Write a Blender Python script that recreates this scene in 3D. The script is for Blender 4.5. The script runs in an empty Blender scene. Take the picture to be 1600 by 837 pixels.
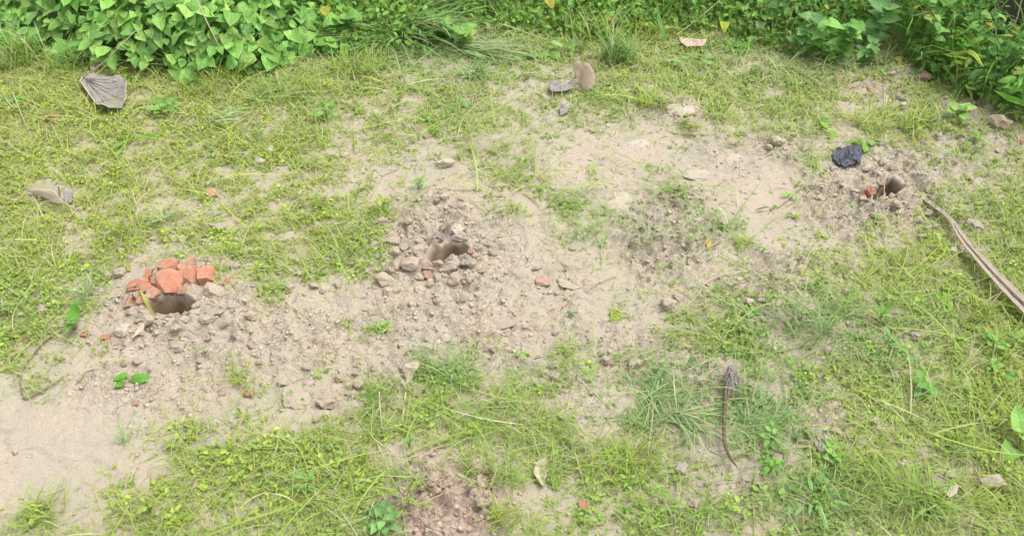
import bpy, bmesh, math, random
import numpy as np
from mathutils import Vector, Matrix, noise as mnoise

random.seed(11)
rng = np.random.default_rng(11)
R = math.radians
scene = bpy.context.scene
COL = scene.collection

# ------------------------------------------------------------------ camera
CAM_H, PITCH, FPX = 2.1, R(42), 1331.0
cam = bpy.data.cameras.new('camera')
cam.sensor_width = 36.0
cam.lens = 36.0 * FPX / 1600.0
cam.clip_start = 0.05
cam.clip_end = 500
cam_o = bpy.data.objects.new('camera', cam)
COL.objects.link(cam_o)
cam_o.location = (0, 0, CAM_H)
cam_o.rotation_euler = (math.pi / 2 - PITCH, 0, 0)
scene.camera = cam_o

# ------------------------------------------------------------------ light: bright overcast day
SUN_EL, SUN_AZ = 68, 75          # azimuth clockwise from +Y (away from camera)
w = bpy.data.worlds.new('World')
scene.world = w
w.use_nodes = True
wn = w.node_tree.nodes
wl = w.node_tree.links
wn.clear()
sky = wn.new('ShaderNodeTexSky')
sky.sky_type = 'NISHITA'
sky.sun_disc = False
sky.sun_elevation = R(SUN_EL)
sky.sun_rotation = R(SUN_AZ)
sky.air_density = 1.0
sky.dust_density = 5.0
hs = wn.new('ShaderNodeHueSaturation')
hs.inputs['Saturation'].default_value = 0.22
bg = wn.new('ShaderNodeBackground')
bg.inputs['Strength'].default_value = 0.13
wo = wn.new('ShaderNodeOutputWorld')
wl.new(sky.outputs[0], hs.inputs['Color'])
wl.new(hs.outputs[0], bg.inputs['Color'])
wl.new(bg.outputs[0], wo.inputs[0])
sun = bpy.data.lights.new('sun', 'SUN')
sun.energy = 0.72
sun.angle = R(30)
sun.color = (1.0, 0.96, 0.88)
sun_o = bpy.data.objects.new('sun', sun)
COL.objects.link(sun_o)
sd = Vector((math.sin(R(SUN_AZ)) * math.cos(R(SUN_EL)), math.cos(R(SUN_AZ)) * math.cos(R(SUN_EL)), math.sin(R(SUN_EL))))
sun_o.rotation_euler = sd.to_track_quat('Z', 'Y').to_euler()
sun_o.location = (0, 0, 6)
scene.view_settings.view_transform = 'Standard'
scene.view_settings.look = 'None'
scene.view_settings.gamma = 1.0
scene.view_settings.exposure = 0.88
scene.render.engine = 'CYCLES'
scene.cycles.max_bounces = 6
scene.cycles.diffuse_bounces = 4
scene.cycles.transparent_max_bounces = 4

# ------------------------------------------------------------------ layout helpers
SP, CP = math.sin(PITCH), math.cos(PITCH)


def ray(px, py):
    u = (px - 800) / FPX
    v = (418.5 - py) / FPX
    return (u, CP + v * SP, -SP + v * CP)


def proj(x, y):
    d = np.maximum(y * CP + CAM_H * SP, 0.6)
    return 800 + FPX * x / d, 418.5 - FPX * (y * SP - CAM_H * CP) / d


def scl(y):
    return FPX / (y * CP + CAM_H * SP)      # photo pixels per metre at ground distance y


def hash2(ix, iy, seed):
    h = (ix.astype(np.int64) * 374761393 + iy.astype(np.int64) * 668265263 + seed * 974711) & 0xffffffff
    h = ((h ^ (h >> 13)) * 1274126177) & 0xffffffff
    h = ((h ^ (h >> 16)) * 2246822519) & 0xffffffff
    return ((h ^ (h >> 15)) & 0xffffff) / float(0x1000000)


def vnoise(x, y, seed):
    ix = np.floor(x); iy = np.floor(y)
    fx = x - ix; fy = y - iy
    fx = fx * fx * (3 - 2 * fx); fy = fy * fy * (3 - 2 * fy)
    a = hash2(ix, iy, seed); b = hash2(ix + 1, iy, seed)
    c = hash2(ix, iy + 1, seed); d = hash2(ix + 1, iy + 1, seed)
    return (a + (b - a) * fx + (c - a) * fy + (a - b - c + d) * fx * fy) * 2 - 1


def fbm(x, y, size, octv, seed):
    s = np.zeros_like(x); amp = 1.0; tot = 0
    for k in range(octv):
        c, sn = math.cos(k * 1.1), math.sin(k * 1.1)
        s += amp * vnoise((x * c - y * sn) / size + 7.3 * k, (x * sn + y * c) / size + 3.1 * k, seed + k)
        tot += amp; amp *= 0.55; size *= 0.5
    return s / tot


def cells(x, y, size, seed):
    gx = x / size; gy = y / size
    ix = np.floor(gx); iy = np.floor(gy)
    f1 = np.full(x.shape, 9.0); f2 = np.full(x.shape, 9.0); cid = np.zeros(x.shape)
    for dx in (-1, 0, 1):
        for dy in (-1, 0, 1):
            cx = ix + dx; cy = iy + dy
            px_ = cx + hash2(cx, cy, seed); py_ = cy + hash2(cx, cy, seed + 91)
            d = np.hypot(px_ - gx, py_ - gy)
            c = hash2(cx, cy, seed + 37)
            near = d < f1
            f2 = np.where(near, f1, np.minimum(f2, d))
            cid = np.where(near, c, cid)
            f1 = np.where(near, d, f1)
    return f1, f2, cid


def sstep(a, b, x):
    t = np.clip((x - a) / (b - a), 0, 1)
    return t * t * (3 - 2 * t)


# how much of the ground the low green cover hides, on a coarse grid over the plot
VEG = """
99999999998899998877777888899999
99999999999899947777777788899999
99999999997755444437766776543699
99998999986756554453226776355636
99886566896433333111211134445544
87664545553222233212210012112333
87657665766421133431122111111435
77575546535610000233133212244667
77631123645410000121113213476677
66510001311100001102144326578778
64310000110300100211266446655668
33110131012115424425443435786788
12001112411256545454645447788888
00012554666665465545544654778888
00002677776521455646423548886568
13256654676740014456433447877678
26367765677850014546544448887788
""".split()
VEG = np.array([[int(c) for c in r] for r in VEG]) / 9.0


def veg_at(px, py):
    c = np.clip(px / 50 - 0.5, 0, 30.999); r = np.clip(py / 50 - 0.5, 0, 15.999)
    i = c.astype(int); j = r.astype(int); fx = c - i; fy = r - j
    return (VEG[j, i] * (1 - fx) * (1 - fy) + VEG[j, i + 1] * fx * (1 - fy)
            + VEG[j + 1, i] * (1 - fx) * fy + VEG[j + 1, i + 1] * fx * fy)


def blobs(px, py, lst):
    s = np.zeros_like(px)
    for (x, y, rx, ry, a) in lst:
        q = ((px - x) / rx) ** 2 + ((py - y) / ry) ** 2
        s = np.maximum(s, a * np.exp(-q * q * 0.7))
    return s


CRUMBLE = [(290, 500, 150, 70, 1), (420, 530, 160, 60, .85), (700, 400, 130, 80, 1), (690, 520, 170, 75, .85), (560, 605, 90, 50, .7),
           (820, 480, 100, 80, .5), (1040, 370, 80, 75, .9), (1380, 300, 110, 70, 1), (1250, 450, 100, 60, .9), (1150, 480, 100, 50, .6),
           (700, 785, 100, 75, 1), (1500, 745, 90, 45, .8), (1120, 760, 90, 70, .6), (1380, 520, 110, 60, .7), (240, 605, 120, 45, .7),
           (1220, 220, 60, 45, .8), (1140, 245, 60, 45, .5), (1290, 660, 70, 60, .7), (1090, 600, 60, 40, .7), (1500, 240, 110, 60, .6),
           (1540, 190, 60, 40, .8), (1390, 120, 50, 40, .7), (860, 620, 100, 45, .6), (1060, 180, 50, 25, .8), (950, 560, 120, 50, .6)]
RED = [(700, 795, 100, 85, .97), (690, 700, 50, 30, .4), (745, 640, 60, 25, .25), (1330, 130, 60, 22, .55), (250, 455, 60, 28, .45), (690, 425, 60, 25, .3), (1370, 290, 30, 14, .5)]
MOUND = [(290, 500, 150, 60, .018), (700, 400, 130, 80, .014), (1385, 300, 100, 55, .018), (1130, 260, 110, 60, .018), (1245, 460, 70, 40, .03),
         (1064, 175, 40, 22, .03), (1220, 222, 40, 28, .02), (1540, 195, 60, 35, .03), (700, 790, 80, 60, .02), (1385, 115, 45, 30, .02)]


def ground(x, y, full=False):
    px, py = proj(x, y)
    v = veg_at(px + 14 * vnoise(x / .07, y / .07, 5), py + 12 * vnoise(x / .07, y / .07, 6))
    n = 0.45 * fbm(x, y, 0.24, 3, 21) + 0.40 * vnoise(x / .055, y / .042, 44) + .22 * vnoise(x / .024, y / .02, 45)
    vp = np.clip(sstep(0.19, 0.98, v + 0.86 * n * (0.30 + 1.3 * np.minimum(v, 0.7))) + .06 * sstep(.02, .25, v), 0, 1)
    cr = blobs(px + 20 * vnoise(x / .1, y / .1, 8), py + 14 * vnoise(x / .1, y / .1, 9), CRUMBLE) * (1 - 0.45 * vp)
    inside = (py > -320) & (py < 1900) & (np.abs(px - 800) < 1500)
    h = 0.022 * fbm(x, y, 0.9, 3, 1) + 0.010 * fbm(x, y, 0.22, 3, 2)
    h += blobs(px, py, MOUND) if False else sum(a * np.exp(-(((px - mx) / rx) ** 2 + ((py - my) / ry) ** 2)) for mx, my, rx, ry, a in MOUND)
    wx = x + 0.012 * vnoise(x / .03, y / .03, 61); wy = y + 0.012 * vnoise(x / .03, y / .03, 62)
    f1, f2, cid = cells(wx, wy, 0.060, 3)
    top = np.minimum(1, (f2 - f1) * 3.2); top = 1 - (1 - top) ** 2
    rough = sstep(-.35, .35, fbm(x, y, .3, 2, 55))
    h += cr * (0.5 + .5 * rough) * (0.034 * top * (0.2 + cid) - 0.012)
    q1, q2, qid = cells(wx + .02 * vnoise(x / .05, y / .05, 65), wy + .02 * vnoise(x / .05, y / .05, 66), 0.105, 15)
    qt = np.minimum(1, (q2 - q1) * 5)
    h += cr * (0.016 * (qid - .5) + .012 * (qt - 1))
    g1, g2, gid = cells(wx + 0.006 * vnoise(x / .012, y / .012, 63), wy, 0.027, 4)
    gt = np.minimum(1, (g2 - g1) * 2.6); gt = 1 - (1 - gt) ** 2
    h += (0.12 + 0.88 * cr) * (0.4 + .6 * rough) * 0.021 * gt * (0.2 + gid)
    k1, k2, kid = cells(x, wy, 0.0135, 14)
    h += (0.2 + 0.8 * cr) * rough * 0.009 * np.minimum(1, (k2 - k1) * 2) * (.3 + kid)
    bare = np.clip(1 - 1.2 * v, 0, 1)
    p1, p2, pid = cells(wx * 1.0 + 0.03 * vnoise(x / .08, y / .08, 64), wy * 1.3, 0.15, 12)
    edge = sstep(0.0, 0.09, p2 - p1)
    crackle = sstep(0.1, 0.6, fbm(x, y, 0.5, 2, 77) + 0.35) * bare * (1 - 0.5 * cr)
    h += crackle * (0.006 * (pid - 0.4) + 0.004 * (edge - 1))
    h += vp * 0.006 * vnoise(x / .02, y / .02, 70)
    h += (0.003 + .003 * cr) * vnoise(x / .011, y / .011, 71)
    h = np.where(inside, h, 0.022 * fbm(x, y, 0.9, 3, 1))
    if not full:
        return h
    rd = blobs(px + 18 * vnoise(x / .06, y / .06, 18), py + 12 * vnoise(x / .06, y / .06, 19), RED)
    return h, vp, cr, rd


def H1(x, y):
    return float(ground(np.array([float(x)]), np.array([float(y)]))[0])


def gp(px, py, dz=0.0):
    """point of the ground that the photograph shows at px, py"""
    d = ray(px, py); z = 0.0
    for _ in range(4):
        t = (z + dz - CAM_H) / d[2]
        x, y = d[0] * t, d[1] * t
        z = H1(x, y)
    return Vector((x, y, z + dz))


def at_y(px, py, y):
    d = ray(px, py); t = y / d[1]
    return Vector((d[0] * t, y, CAM_H + d[2] * t))


# ------------------------------------------------------------------ materials
def new_mat(name):
    m = bpy.data.materials.new(name); m.use_nodes = True
    nt = m.node_tree; nt.nodes.clear()
    out = nt.nodes.new('ShaderNodeOutputMaterial')
    return m, nt, out


def N(nt, t, **kw):
    n = nt.nodes.new('ShaderNode' + t)
    for k, v in kw.items():
        if k.startswith('_'):
            setattr(n, k[1:], v)
        else:
            key = int(k[1:]) if k[0] == 'i' and k[1:].isdigit() else k
            n.inputs[key].default_value = v
    return n


def mixc(nt, fac, a, b, mode='MIX'):
    n = nt.nodes.new('ShaderNodeMix'); n.data_type = 'RGBA'; n.blend_type = mode
    for sock, val in ((n.inputs['Factor'], fac), (n.inputs['A'], a), (n.inputs['B'], b)):
        pass
    socks = {'f': n.inputs[0], 'a': n.inputs[6], 'b': n.inputs[7]}
    for k, val in (('f', fac), ('a', a), ('b', b)):
        if hasattr(val, 'is_output'):
            nt.links.new(val, socks[k])
        elif k == 'f':
            socks[k].default_value = val
        else:
            socks[k].default_value = (*val, 1)
    return n.outputs[2]


def maprange(nt, v, a, b, c, d):
    n = nt.nodes.new('ShaderNodeMapRange')
    nt.links.new(v, n.inputs[0])
    for i, q in enumerate((a, b, c, d)):
        n.inputs[i + 1].default_value = q
    return n.outputs[0]


def noise_tex(nt, coord, scale, detail=4, rough=0.6):
    n = nt.nodes.new('ShaderNodeTexNoise')
    n.inputs['Scale'].default_value = scale; n.inputs['Detail'].default_value = detail
    n.inputs['Roughness'].default_value = rough
    nt.links.new(coord, n.inputs['Vector'])
    return n.outputs['Fac']


def bump(nt, hgt, dist, strength=1.0, prev=None):
    b = nt.nodes.new('ShaderNodeBump')
    b.inputs['Strength'].default_value = strength; b.inputs['Distance'].default_value = dist
    nt.links.new(hgt, b.inputs['Height'])
    if prev is not None:
        nt.links.new(prev, b.inputs['Normal'])
    return b.outputs[0]


DRY_PINK, DRY_GREY, GREEN_SOIL, BRICK_DUST = (.52, .43, .34), (.455, .41, .33), (.34, .345, .17), (.47, .355, .285)


def ground_material():
    m, nt, out = new_mat('soil_ground')
    tc = N(nt, 'TexCoord').outputs['Object']
    at = N(nt, 'Attribute', _attribute_name='masks')
    sep = nt.nodes.new('ShaderNodeSeparateColor'); nt.links.new(at.outputs['Color'], sep.inputs[0])
    big = noise_tex(nt, tc, 4.2, 5, 0.62); mid = noise_tex(nt, tc, 22, 5, 0.65); fine = noise_tex(nt, tc, 150, 4, 0.7)
    c = mixc(nt, maprange(nt, big, .35, .65, 0, 1), DRY_PINK, DRY_GREY)
    vv = nt.nodes.new('ShaderNodeMath'); vv.operation = 'MULTIPLY'
    nt.links.new(sep.outputs[0], vv.inputs[0]); nt.links.new(maprange(nt, mid, .3, .7, .45, 1.05), vv.inputs[1])
    c = mixc(nt, vv.outputs[0], c, GREEN_SOIL)
    c = mixc(nt, sep.outputs[2], c, BRICK_DUST)
    c = mixc(nt, maprange(nt, mid, .58, .75, 0, .45), c, (.27, .22, .15))
    c = mixc(nt, maprange(nt, fine, .3, .62, .4, 0), c, (.31, .265, .195))
    vor = nt.nodes.new('ShaderNodeTexVoronoi'); vor.inputs['Scale'].default_value = 130
    nt.links.new(tc, vor.inputs['Vector'])
    c = mixc(nt, maprange(nt, vor.outputs['Distance'], .0, .7, .12, 0), c, (.24, .2, .14))
    p = N(nt, 'BsdfPrincipled', Roughness=0.95)
    p.inputs['Specular IOR Level'].default_value = 0.15
    nt.links.new(c, p.inputs['Base Color'])
    dst = nt.nodes.new('ShaderNodeMix'); dst.data_type = 'VECTOR'; dst.inputs[0].default_value = .035
    nzc = nt.nodes.new('ShaderNodeTexNoise'); nzc.inputs['Scale'].default_value = 30; nt.links.new(tc, nzc.inputs['Vector'])
    nt.links.new(tc, dst.inputs[4]); nt.links.new(nzc.outputs['Color'], dst.inputs[5])
    ev = nt.nodes.new('ShaderNodeTexVoronoi'); ev.feature = 'DISTANCE_TO_EDGE'; ev.inputs['Scale'].default_value = 42
    nt.links.new(dst.outputs[1], ev.inputs['Vector'])
    ev2 = nt.nodes.new('ShaderNodeTexVoronoi'); ev2.feature = 'DISTANCE_TO_EDGE'; ev2.inputs['Scale'].default_value = 22
    nt.links.new(dst.outputs[1], ev2.inputs['Vector'])
    pick = nt.nodes.new('ShaderNodeMix'); nt.links.new(maprange(nt, noise_tex(nt, tc, 7, 3, .6), .44, .56, 0, 1), pick.inputs[0])
    nt.links.new(ev.outputs['Distance'], pick.inputs[2]); nt.links.new(ev2.outputs['Distance'], pick.inputs[3])
    crk = nt.nodes.new('ShaderNodeMath'); crk.operation = 'MULTIPLY'
    nt.links.new(maprange(nt, pick.outputs[0], 0, .12, -1, 0), crk.inputs[0])
    nt.links.new(maprange(nt, sep.outputs[1], 0, .6, .15, 1), crk.inputs[1])
    b = bump(nt, mid, .010, .6)
    b = bump(nt, crk.outputs[0], .005, .65, b)
    b = bump(nt, fine, .004, .85, b)
    nt.links.new(b, p.inputs['Normal'])
    nt.links.new(p.outputs[0], out.inputs[0])
    return m


def soil_like(name, dark=(.25, .2, .14), scale=60, attr=None, bdist=.005, dust=None):
    """dry lump: tint from the object's own colour (or a per-vertex colour), grain and relief from noise"""
    m, nt, out = new_mat(name)
    tc = N(nt, 'TexCoord').outputs['Object']
    if attr:
        src = N(nt, 'Attribute', _attribute_name=attr).outputs['Color']
    else:
        src = N(nt, 'ObjectInfo').outputs['Color']
    f1 = noise_tex(nt, tc, scale * .35, 5, .6); f2 = noise_tex(nt, tc, scale * 2.5, 4, .7)
    c = mixc(nt, maprange(nt, f1, .45, .75, 0, .45), src, dark)
    c = mixc(nt, maprange(nt, f2, .3, .65, .4, 0), c, dark)
    if dust:
        f3 = noise_tex(nt, tc, 1.6, 6, .7)
        c = mixc(nt, maprange(nt, f3, .42, .68, 0, .8), c, dust)
    p = N(nt, 'BsdfPrincipled', Roughness=0.95)
    p.inputs['Specular IOR Level'].default_value = 0.15
    nt.links.new(c, p.inputs['Base Color'])
    b = bump(nt, f1, bdist, .6); b = bump(nt, f2, bdist * .6, .8, b)
    nt.links.new(b, p.inputs['Normal'])
    nt.links.new(p.outputs[0], out.inputs[0])
    return m


def plant_mat(name, attr=None, veins=False, rough=.5, trans=.3, spec=.35):
    m, nt, out = new_mat(name)
    tc = N(nt, 'TexCoord').outputs['Object']
    if attr:
        src = N(nt, 'Attribute', _attribute_name=attr).outputs['Color']
    else:
        oi = N(nt, 'ObjectInfo')
        src = oi.outputs['Color']
        hsn = nt.nodes.new('ShaderNodeHueSaturation')
        nt.links.new(src, hsn.inputs['Color'])
        nt.links.new(maprange(nt, oi.outputs['Random'], 0, 1, .72, 1.28), hsn.inputs['Value'])
        nt.links.new(maprange(nt, oi.outputs['Random'], 0, 1, .51, .488), hsn.inputs['Hue'])
        src = hsn.outputs[0]
    mott = noise_tex(nt, tc, 9 if veins else 30, 4, .6)
    c = mixc(nt, maprange(nt, mott, .35, .7, 0, .3), src, (.30, .36, .10))
    p = N(nt, 'BsdfPrincipled', Roughness=rough)
    p.inputs['Specular IOR Level'].default_value = spec
    if veins:
        sx = nt.nodes.new('ShaderNodeSeparateXYZ'); nt.links.new(tc, sx.inputs[0])
        ab = nt.nodes.new('ShaderNodeMath'); ab.operation = 'ABSOLUTE'; nt.links.new(sx.outputs[0], ab.inputs[0])
        mid = maprange(nt, ab.outputs[0], .0, .022, .55, 0)
        ma = nt.nodes.new('ShaderNodeMath'); ma.operation = 'MULTIPLY_ADD'; ma.inputs[1].default_value = -.75
        nt.links.new(ab.outputs[0], ma.inputs[0]); nt.links.new(sx.outputs[1], ma.inputs[2])
        fr = nt.nodes.new('ShaderNodeMath'); fr.operation = 'PINGPONG'; fr.inputs[1].default_value = .085
        nt.links.new(ma.outputs[0], fr.inputs[0])
        side = maprange(nt, fr.outputs[0], .0, .018, .32, 0)
        mx = nt.nodes.new('ShaderNodeMath'); mx.operation = 'MAXIMUM'
        nt.links.new(mid, mx.inputs[0]); nt.links.new(side, mx.inputs[1])
        c = mixc(nt, mx.outputs[0], c, (.36, .46, .17))
        nt.links.new(bump(nt, mx.outputs[0], .02, .5), p.inputs['Normal'])
    nt.links.new(c, p.inputs['Base Color'])
    t = N(nt, 'BsdfTranslucent')
    tcx = mixc(nt, .5, c, (.30, .42, .03))
    nt.links.new(tcx, t.inputs['Color'])
    ms = nt.nodes.new('ShaderNodeMixShader'); ms.inputs[0].default_value = trans
    nt.links.new(p.outputs[0], ms.inputs[1]); nt.links.new(t.outputs[0], ms.inputs[2])
    nt.links.new(ms.outputs[0], out.inputs[0])
    return m


def dry_mat(name, col, col2, scale=40, rough=.8, spec=.2, stretch=None, bd=.002):
    m, nt, out = new_mat(name)
    tc = N(nt, 'TexCoord').outputs['Object']
    if stretch:
        mp = nt.nodes.new('ShaderNodeMapping'); mp.inputs['Scale'].default_value = stretch
        mp.inputs['Rotation'].default_value = (0, 0, 0)
        nt.links.new(tc, mp.inputs[0]); tc = mp.outputs[0]
    f = noise_tex(nt, tc, scale, 5, .65); f2 = noise_tex(nt, tc, scale * 5, 3, .6)
    c = mixc(nt, maprange(nt, f, .35, .65, 0, 1), col, col2)
    c = mixc(nt, maprange(nt, f2, .3, .6, .3, 0), c, tuple(q * .5 for q in col2))
    p = N(nt, 'BsdfPrincipled', Roughness=rough)
    p.inputs['Specular IOR Level'].default_value = spec
    nt.links.new(c, p.inputs['Base Color'])
    nt.links.new(bump(nt, f2, bd, .7, bump(nt, f, bd * 2, .6)), p.inputs['Normal'])
    nt.links.new(p.outputs[0], out.inputs[0])
    return m


M_GROUND = ground_material()
M_CLOD = soil_like('soil_clod', dark=(.34, .28, .2), scale=7, bdist=.006)
M_CRUMB = soil_like('soil_crumbs', attr='Col', scale=120, bdist=.002)
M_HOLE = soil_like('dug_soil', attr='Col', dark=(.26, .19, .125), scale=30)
M_BRICK = soil_like('broken_brick', dark=(.44, .28, .20), scale=5, bdist=.006, dust=(.50, .40, .31))
M_GRASS = plant_mat('grass_blades', attr='Col', rough=.55, trans=.28, spec=.25)
M_LEAF = plant_mat('green_leaf', veins=True, rough=.5, trans=.26, spec=.3)
M_STEM = plant_mat('green_stem', rough=.55, trans=.1)
M_STRAW = soil_like('straw', dark=(.3, .27, .13), scale=60, bdist=.001)

# ------------------------------------------------------------------ object helpers


def tag(o, label=None, cat=None, group=None, kind=None):
    if label: o['label'] = label
    if cat: o['category'] = cat
    if group: o['group'] = group
    if kind: o['kind'] = kind
    return o


def link(name, data, parent=None, loc=None):
    o = bpy.data.objects.new(name, data); COL.objects.link(o)
    if parent is not None: o.parent = parent
    if loc is not None: o.location = loc
    return o


def pymesh(name, verts, faces, mat, smooth=True):
    me = bpy.data.meshes.new(name)
    me.from_pydata([tuple(v) for v in verts], [], faces)
    me.materials.append(mat)
    if smooth: me.polygons.foreach_set('use_smooth', [True] * len(me.polygons))
    me.update()
    return me


def npmesh(name, V, quads, tris, mat, col=None, attr='Col', smooth=True):
    me = bpy.data.meshes.new(name)
    me.vertices.add(len(V)); me.vertices.foreach_set('co', np.ascontiguousarray(V, dtype=np.float32).ravel())
    q = np.asarray(quads, dtype=np.int32).reshape(-1, 4); t = np.asarray(tris, dtype=np.int32).reshape(-1, 3)
    me.loops.add(q.size + t.size)
    me.loops.foreach_set('vertex_index', np.concatenate([q.ravel(), t.ravel()]))
    me.polygons.add(len(q) + len(t))
    start = np.concatenate([np.arange(len(q)) * 4, q.size + np.arange(len(t)) * 3]).astype(np.int32)
    me.polygons.foreach_set('loop_start', start)
    if smooth: me.polygons.foreach_set('use_smooth', np.ones(len(q) + len(t), dtype=bool))
    if col is not None:
        a = me.attributes.new(attr, 'FLOAT_COLOR', 'POINT')
        c = np.ones((len(V), 4), dtype=np.float32); c[:, :3] = col
        a.data.foreach_set('color', c.ravel())
    me.materials.append(mat)
    me.update(calc_edges=True); me.validate()
    return me


def strips(P, yaw, L, W, a0, a1, col, nseg, tipcol=None, sway=0.0):
    """curved tapering blades: P roots, a0/a1 angle from vertical at root and tip"""
    n = len(P)
    d = np.stack([np.cos(yaw), np.sin(yaw)], 1)
    tw = rng.uniform(-.5, .5, n)
    side = np.stack([-np.sin(yaw) * np.cos(tw), np.cos(yaw) * np.cos(tw), np.sin(tw)], 1)
    bend = rng.normal(0, 1, n) * sway
    pos = P.copy(); rows = []
    for s in range(nseg + 1):
        t = s / nseg
        wd = W * (0.75 + 0.5 * t) * (1 - t ** 1.6) if nseg > 2 else W * (1 - t)
        if s < nseg:
            rows.append(pos - side * wd[:, None] / 2); rows.append(pos + side * wd[:, None] / 2)
        else:
            rows.append(pos)
        a = a0 + (a1 - a0) * ((s + .5) / nseg)
        yy = yaw + bend * t
        dd = np.stack([np.cos(yy), np.sin(yy)], 1)
        pos = pos + (L / nseg)[:, None] * np.concatenate([dd * np.sin(a)[:, None], np.cos(a)[:, None]], 1)
    k = 2 * nseg + 1
    V = np.stack(rows, 1).reshape(-1, 3)
    base = (np.arange(n) * k)[:, None]
    quads = [base + np.array([[2 * s, 2 * s + 1, 2 * s + 3, 2 * s + 2]]) for s in range(nseg - 1)]
    quads = np.concatenate(quads) if quads else np.zeros((0, 4), int)
    tris = base + np.array([[2 * nseg - 2, 2 * nseg - 1, 2 * nseg]])
    C = np.repeat(col[:, None, :], k, 1)
    if tipcol is not None:
        g = (np.arange(k) // 2 / nseg)[None, :, None]
        C = C * (1 - g * .5) + tipcol[:, None, :] * g * .5
    return V, quads, tris, C.reshape(-1, 3)


def ovals(P, nrm, yaw, L, W, col, fold=.25):
    """small pointed oval leaves, folded along the midrib (4 triangles each)"""
    n = len(P)
    t = np.stack([np.cos(yaw), np.sin(yaw), np.zeros(n)], 1)
    nrm = nrm / np.linalg.norm(nrm, axis=1)[:, None]
    t = t - nrm * (t * nrm).sum(1)[:, None]; t /= np.linalg.norm(t, axis=1)[:, None]
    s = np.cross(t, nrm)
    prof = [(0, 0, 0), (.35, .5, fold), (.75, .33, fold * .5), (1, 0, -.12), (.75, -.33, fold * .5), (.35, -.5, fold)]
    rows = [P + t * (L * a)[:, None] + s * (W * b)[:, None] + nrm * (W * c)[:, None] for a, b, c in prof]
    V = np.stack(rows, 1).reshape(-1, 3)
    base = (np.arange(n) * 6)[:, None]
    q = np.concatenate([base + np.array([[0, 3, 2, 1]]), base + np.array([[0, 5, 4, 3]])])
    return V, q, np.zeros((0, 3), int), np.repeat(col[:, None, :], 6, 1).reshape(-1, 3)


def merge(parts):
    V, Q, T, C = [], [], [], []; o = 0
    for v, q, t, c in parts:
        V.append(v); Q.append(q + o); T.append(t + o); C.append(c); o += len(v)
    return np.concatenate(V), np.concatenate(Q), np.concatenate(T), np.concatenate(C)


def tube(pts, radii, sides=6):
    pts = [Vector(p) for p in pts]; V = []; F = []
    n = len(pts)
    for i, p in enumerate(pts):
        t = (pts[min(i + 1, n - 1)] - pts[max(i - 1, 0)]).normalized()
        a = t.cross(Vector((0, 0, 1)))
        if a.length < .05: a = t.cross(Vector((0, 1, 0)))
        a.normalize(); b = t.cross(a)
        r = radii[i] if hasattr(radii, '__len__') else radii
        for k in range(sides):
            an = 2 * math.pi * k / sides
            V.append(p + (a * math.cos(an) + b * math.sin(an)) * r)
    for i in range(n - 1):
        for k in range(sides):
            k2 = (k + 1) % sides
            F.append((i * sides + k, i * sides + k2, (i + 1) * sides + k2, (i + 1) * sides + k))
    F.append(tuple(range(sides))[::-1]); F.append(tuple(range((n - 1) * sides, n * sides)))
    return V, F


def join(*vf):
    V = []; F = []
    for v, f in vf:
        o = len(V); V += list(v); F += [tuple(i + o for i in q) for q in f]
    return V, F


def smooth_path(pts, k=5):
    pts = [Vector(p) for p in pts]; out = []
    for i in range(len(pts) - 1):
        p0 = pts[max(i - 1, 0)]; p1 = pts[i]; p2 = pts[i + 1]; p3 = pts[min(i + 2, len(pts) - 1)]
        for s in range(k):
            t = s / k
            out.append(.5 * ((2 * p1) + (p2 - p0) * t + (2 * p0 - 5 * p1 + 4 * p2 - p3) * t * t + (3 * p1 - p0 - 3 * p2 + p3) * t ** 3))
    out.append(pts[-1])
    return out


# ------------------------------------------------------------------ landmarks, for telling look-alikes apart
MARKS = [('the left brick-filled hole', 268, 470), ('the middle hole', 702, 395), ('the right hole', 1384, 294), ('the big grey veined leaf', 168, 152),
         ('the folded dry leaf', 80, 300), ('the split brown leaf', 912, 122), ('the black plastic scrap', 1323, 250), ('the long dry frond stalk', 1540, 410),
         ('the tufted dry stalk', 1138, 620), ('the half-moon dry leaf', 843, 745), ('the red gravel patch', 700, 785), ('the fallen green leaf pair', 203, 597),
         ('the pale folded scrap', 1468, 768), ('the pink brick bit', 848, 438), ('the smooth bare soil on the left', 110, 690), ('the pale chalky mound', 1064, 172),
         ('the dry grey leaf curl', 876, 144), ('the pale flat mud pad', 968, 317), ('the brown rock by the bushes', 1441, 124), ('the long green grass tuft', 1040, 630),
         ('the big pale round clod', 724, 629), ('the orange chip in the grass', 331, 299), ('the dry tan leaf', 1083, 72), ('the small upright green sprig', 596, 514)]
ORD = ['first', 'second', 'third', 'fourth', 'fifth', 'sixth', 'seventh', 'eighth', 'ninth', 'tenth', 'eleventh', 'twelfth', 'thirteenth', 'fourteenth']


def where(px, py):
    best = min(MARKS, key=lambda m: math.hypot(m[1] - px, (m[2] - py) * 1.3))
    dx, dy = px - best[1], (py - best[2]) * 1.3
    if abs(dx) > 2.2 * abs(dy): w_ = 'left of' if dx < 0 else 'right of'
    elif abs(dy) > 2.2 * abs(dx): w_ = 'behind' if dy < 0 else 'in front of'
    else: w_ = ('back-left of' if dx < 0 else 'back-right of') if dy < 0 else ('front-left of' if dx < 0 else 'front-right of')
    return w_ + ' ' + best[0]


PENDING = []        # (object, px, py, base label, category, group): numbered from left to right where words alone do not part them


def label_pending():
    d = {}
    for it in PENDING: d.setdefault(it[3] + ' ' + where(it[1], it[2]), []).append(it)
    for lab, its in d.items():
        its.sort(key=lambda i: i[1])
        for k, (o, px, py, b, cat, grp) in enumerate(its):
            s = lab if len(its) == 1 else (lab + ', ' + (ORD[k] if k < len(ORD) else 'further') + ' from left')
            tag(o, s, cat, grp)


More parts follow.
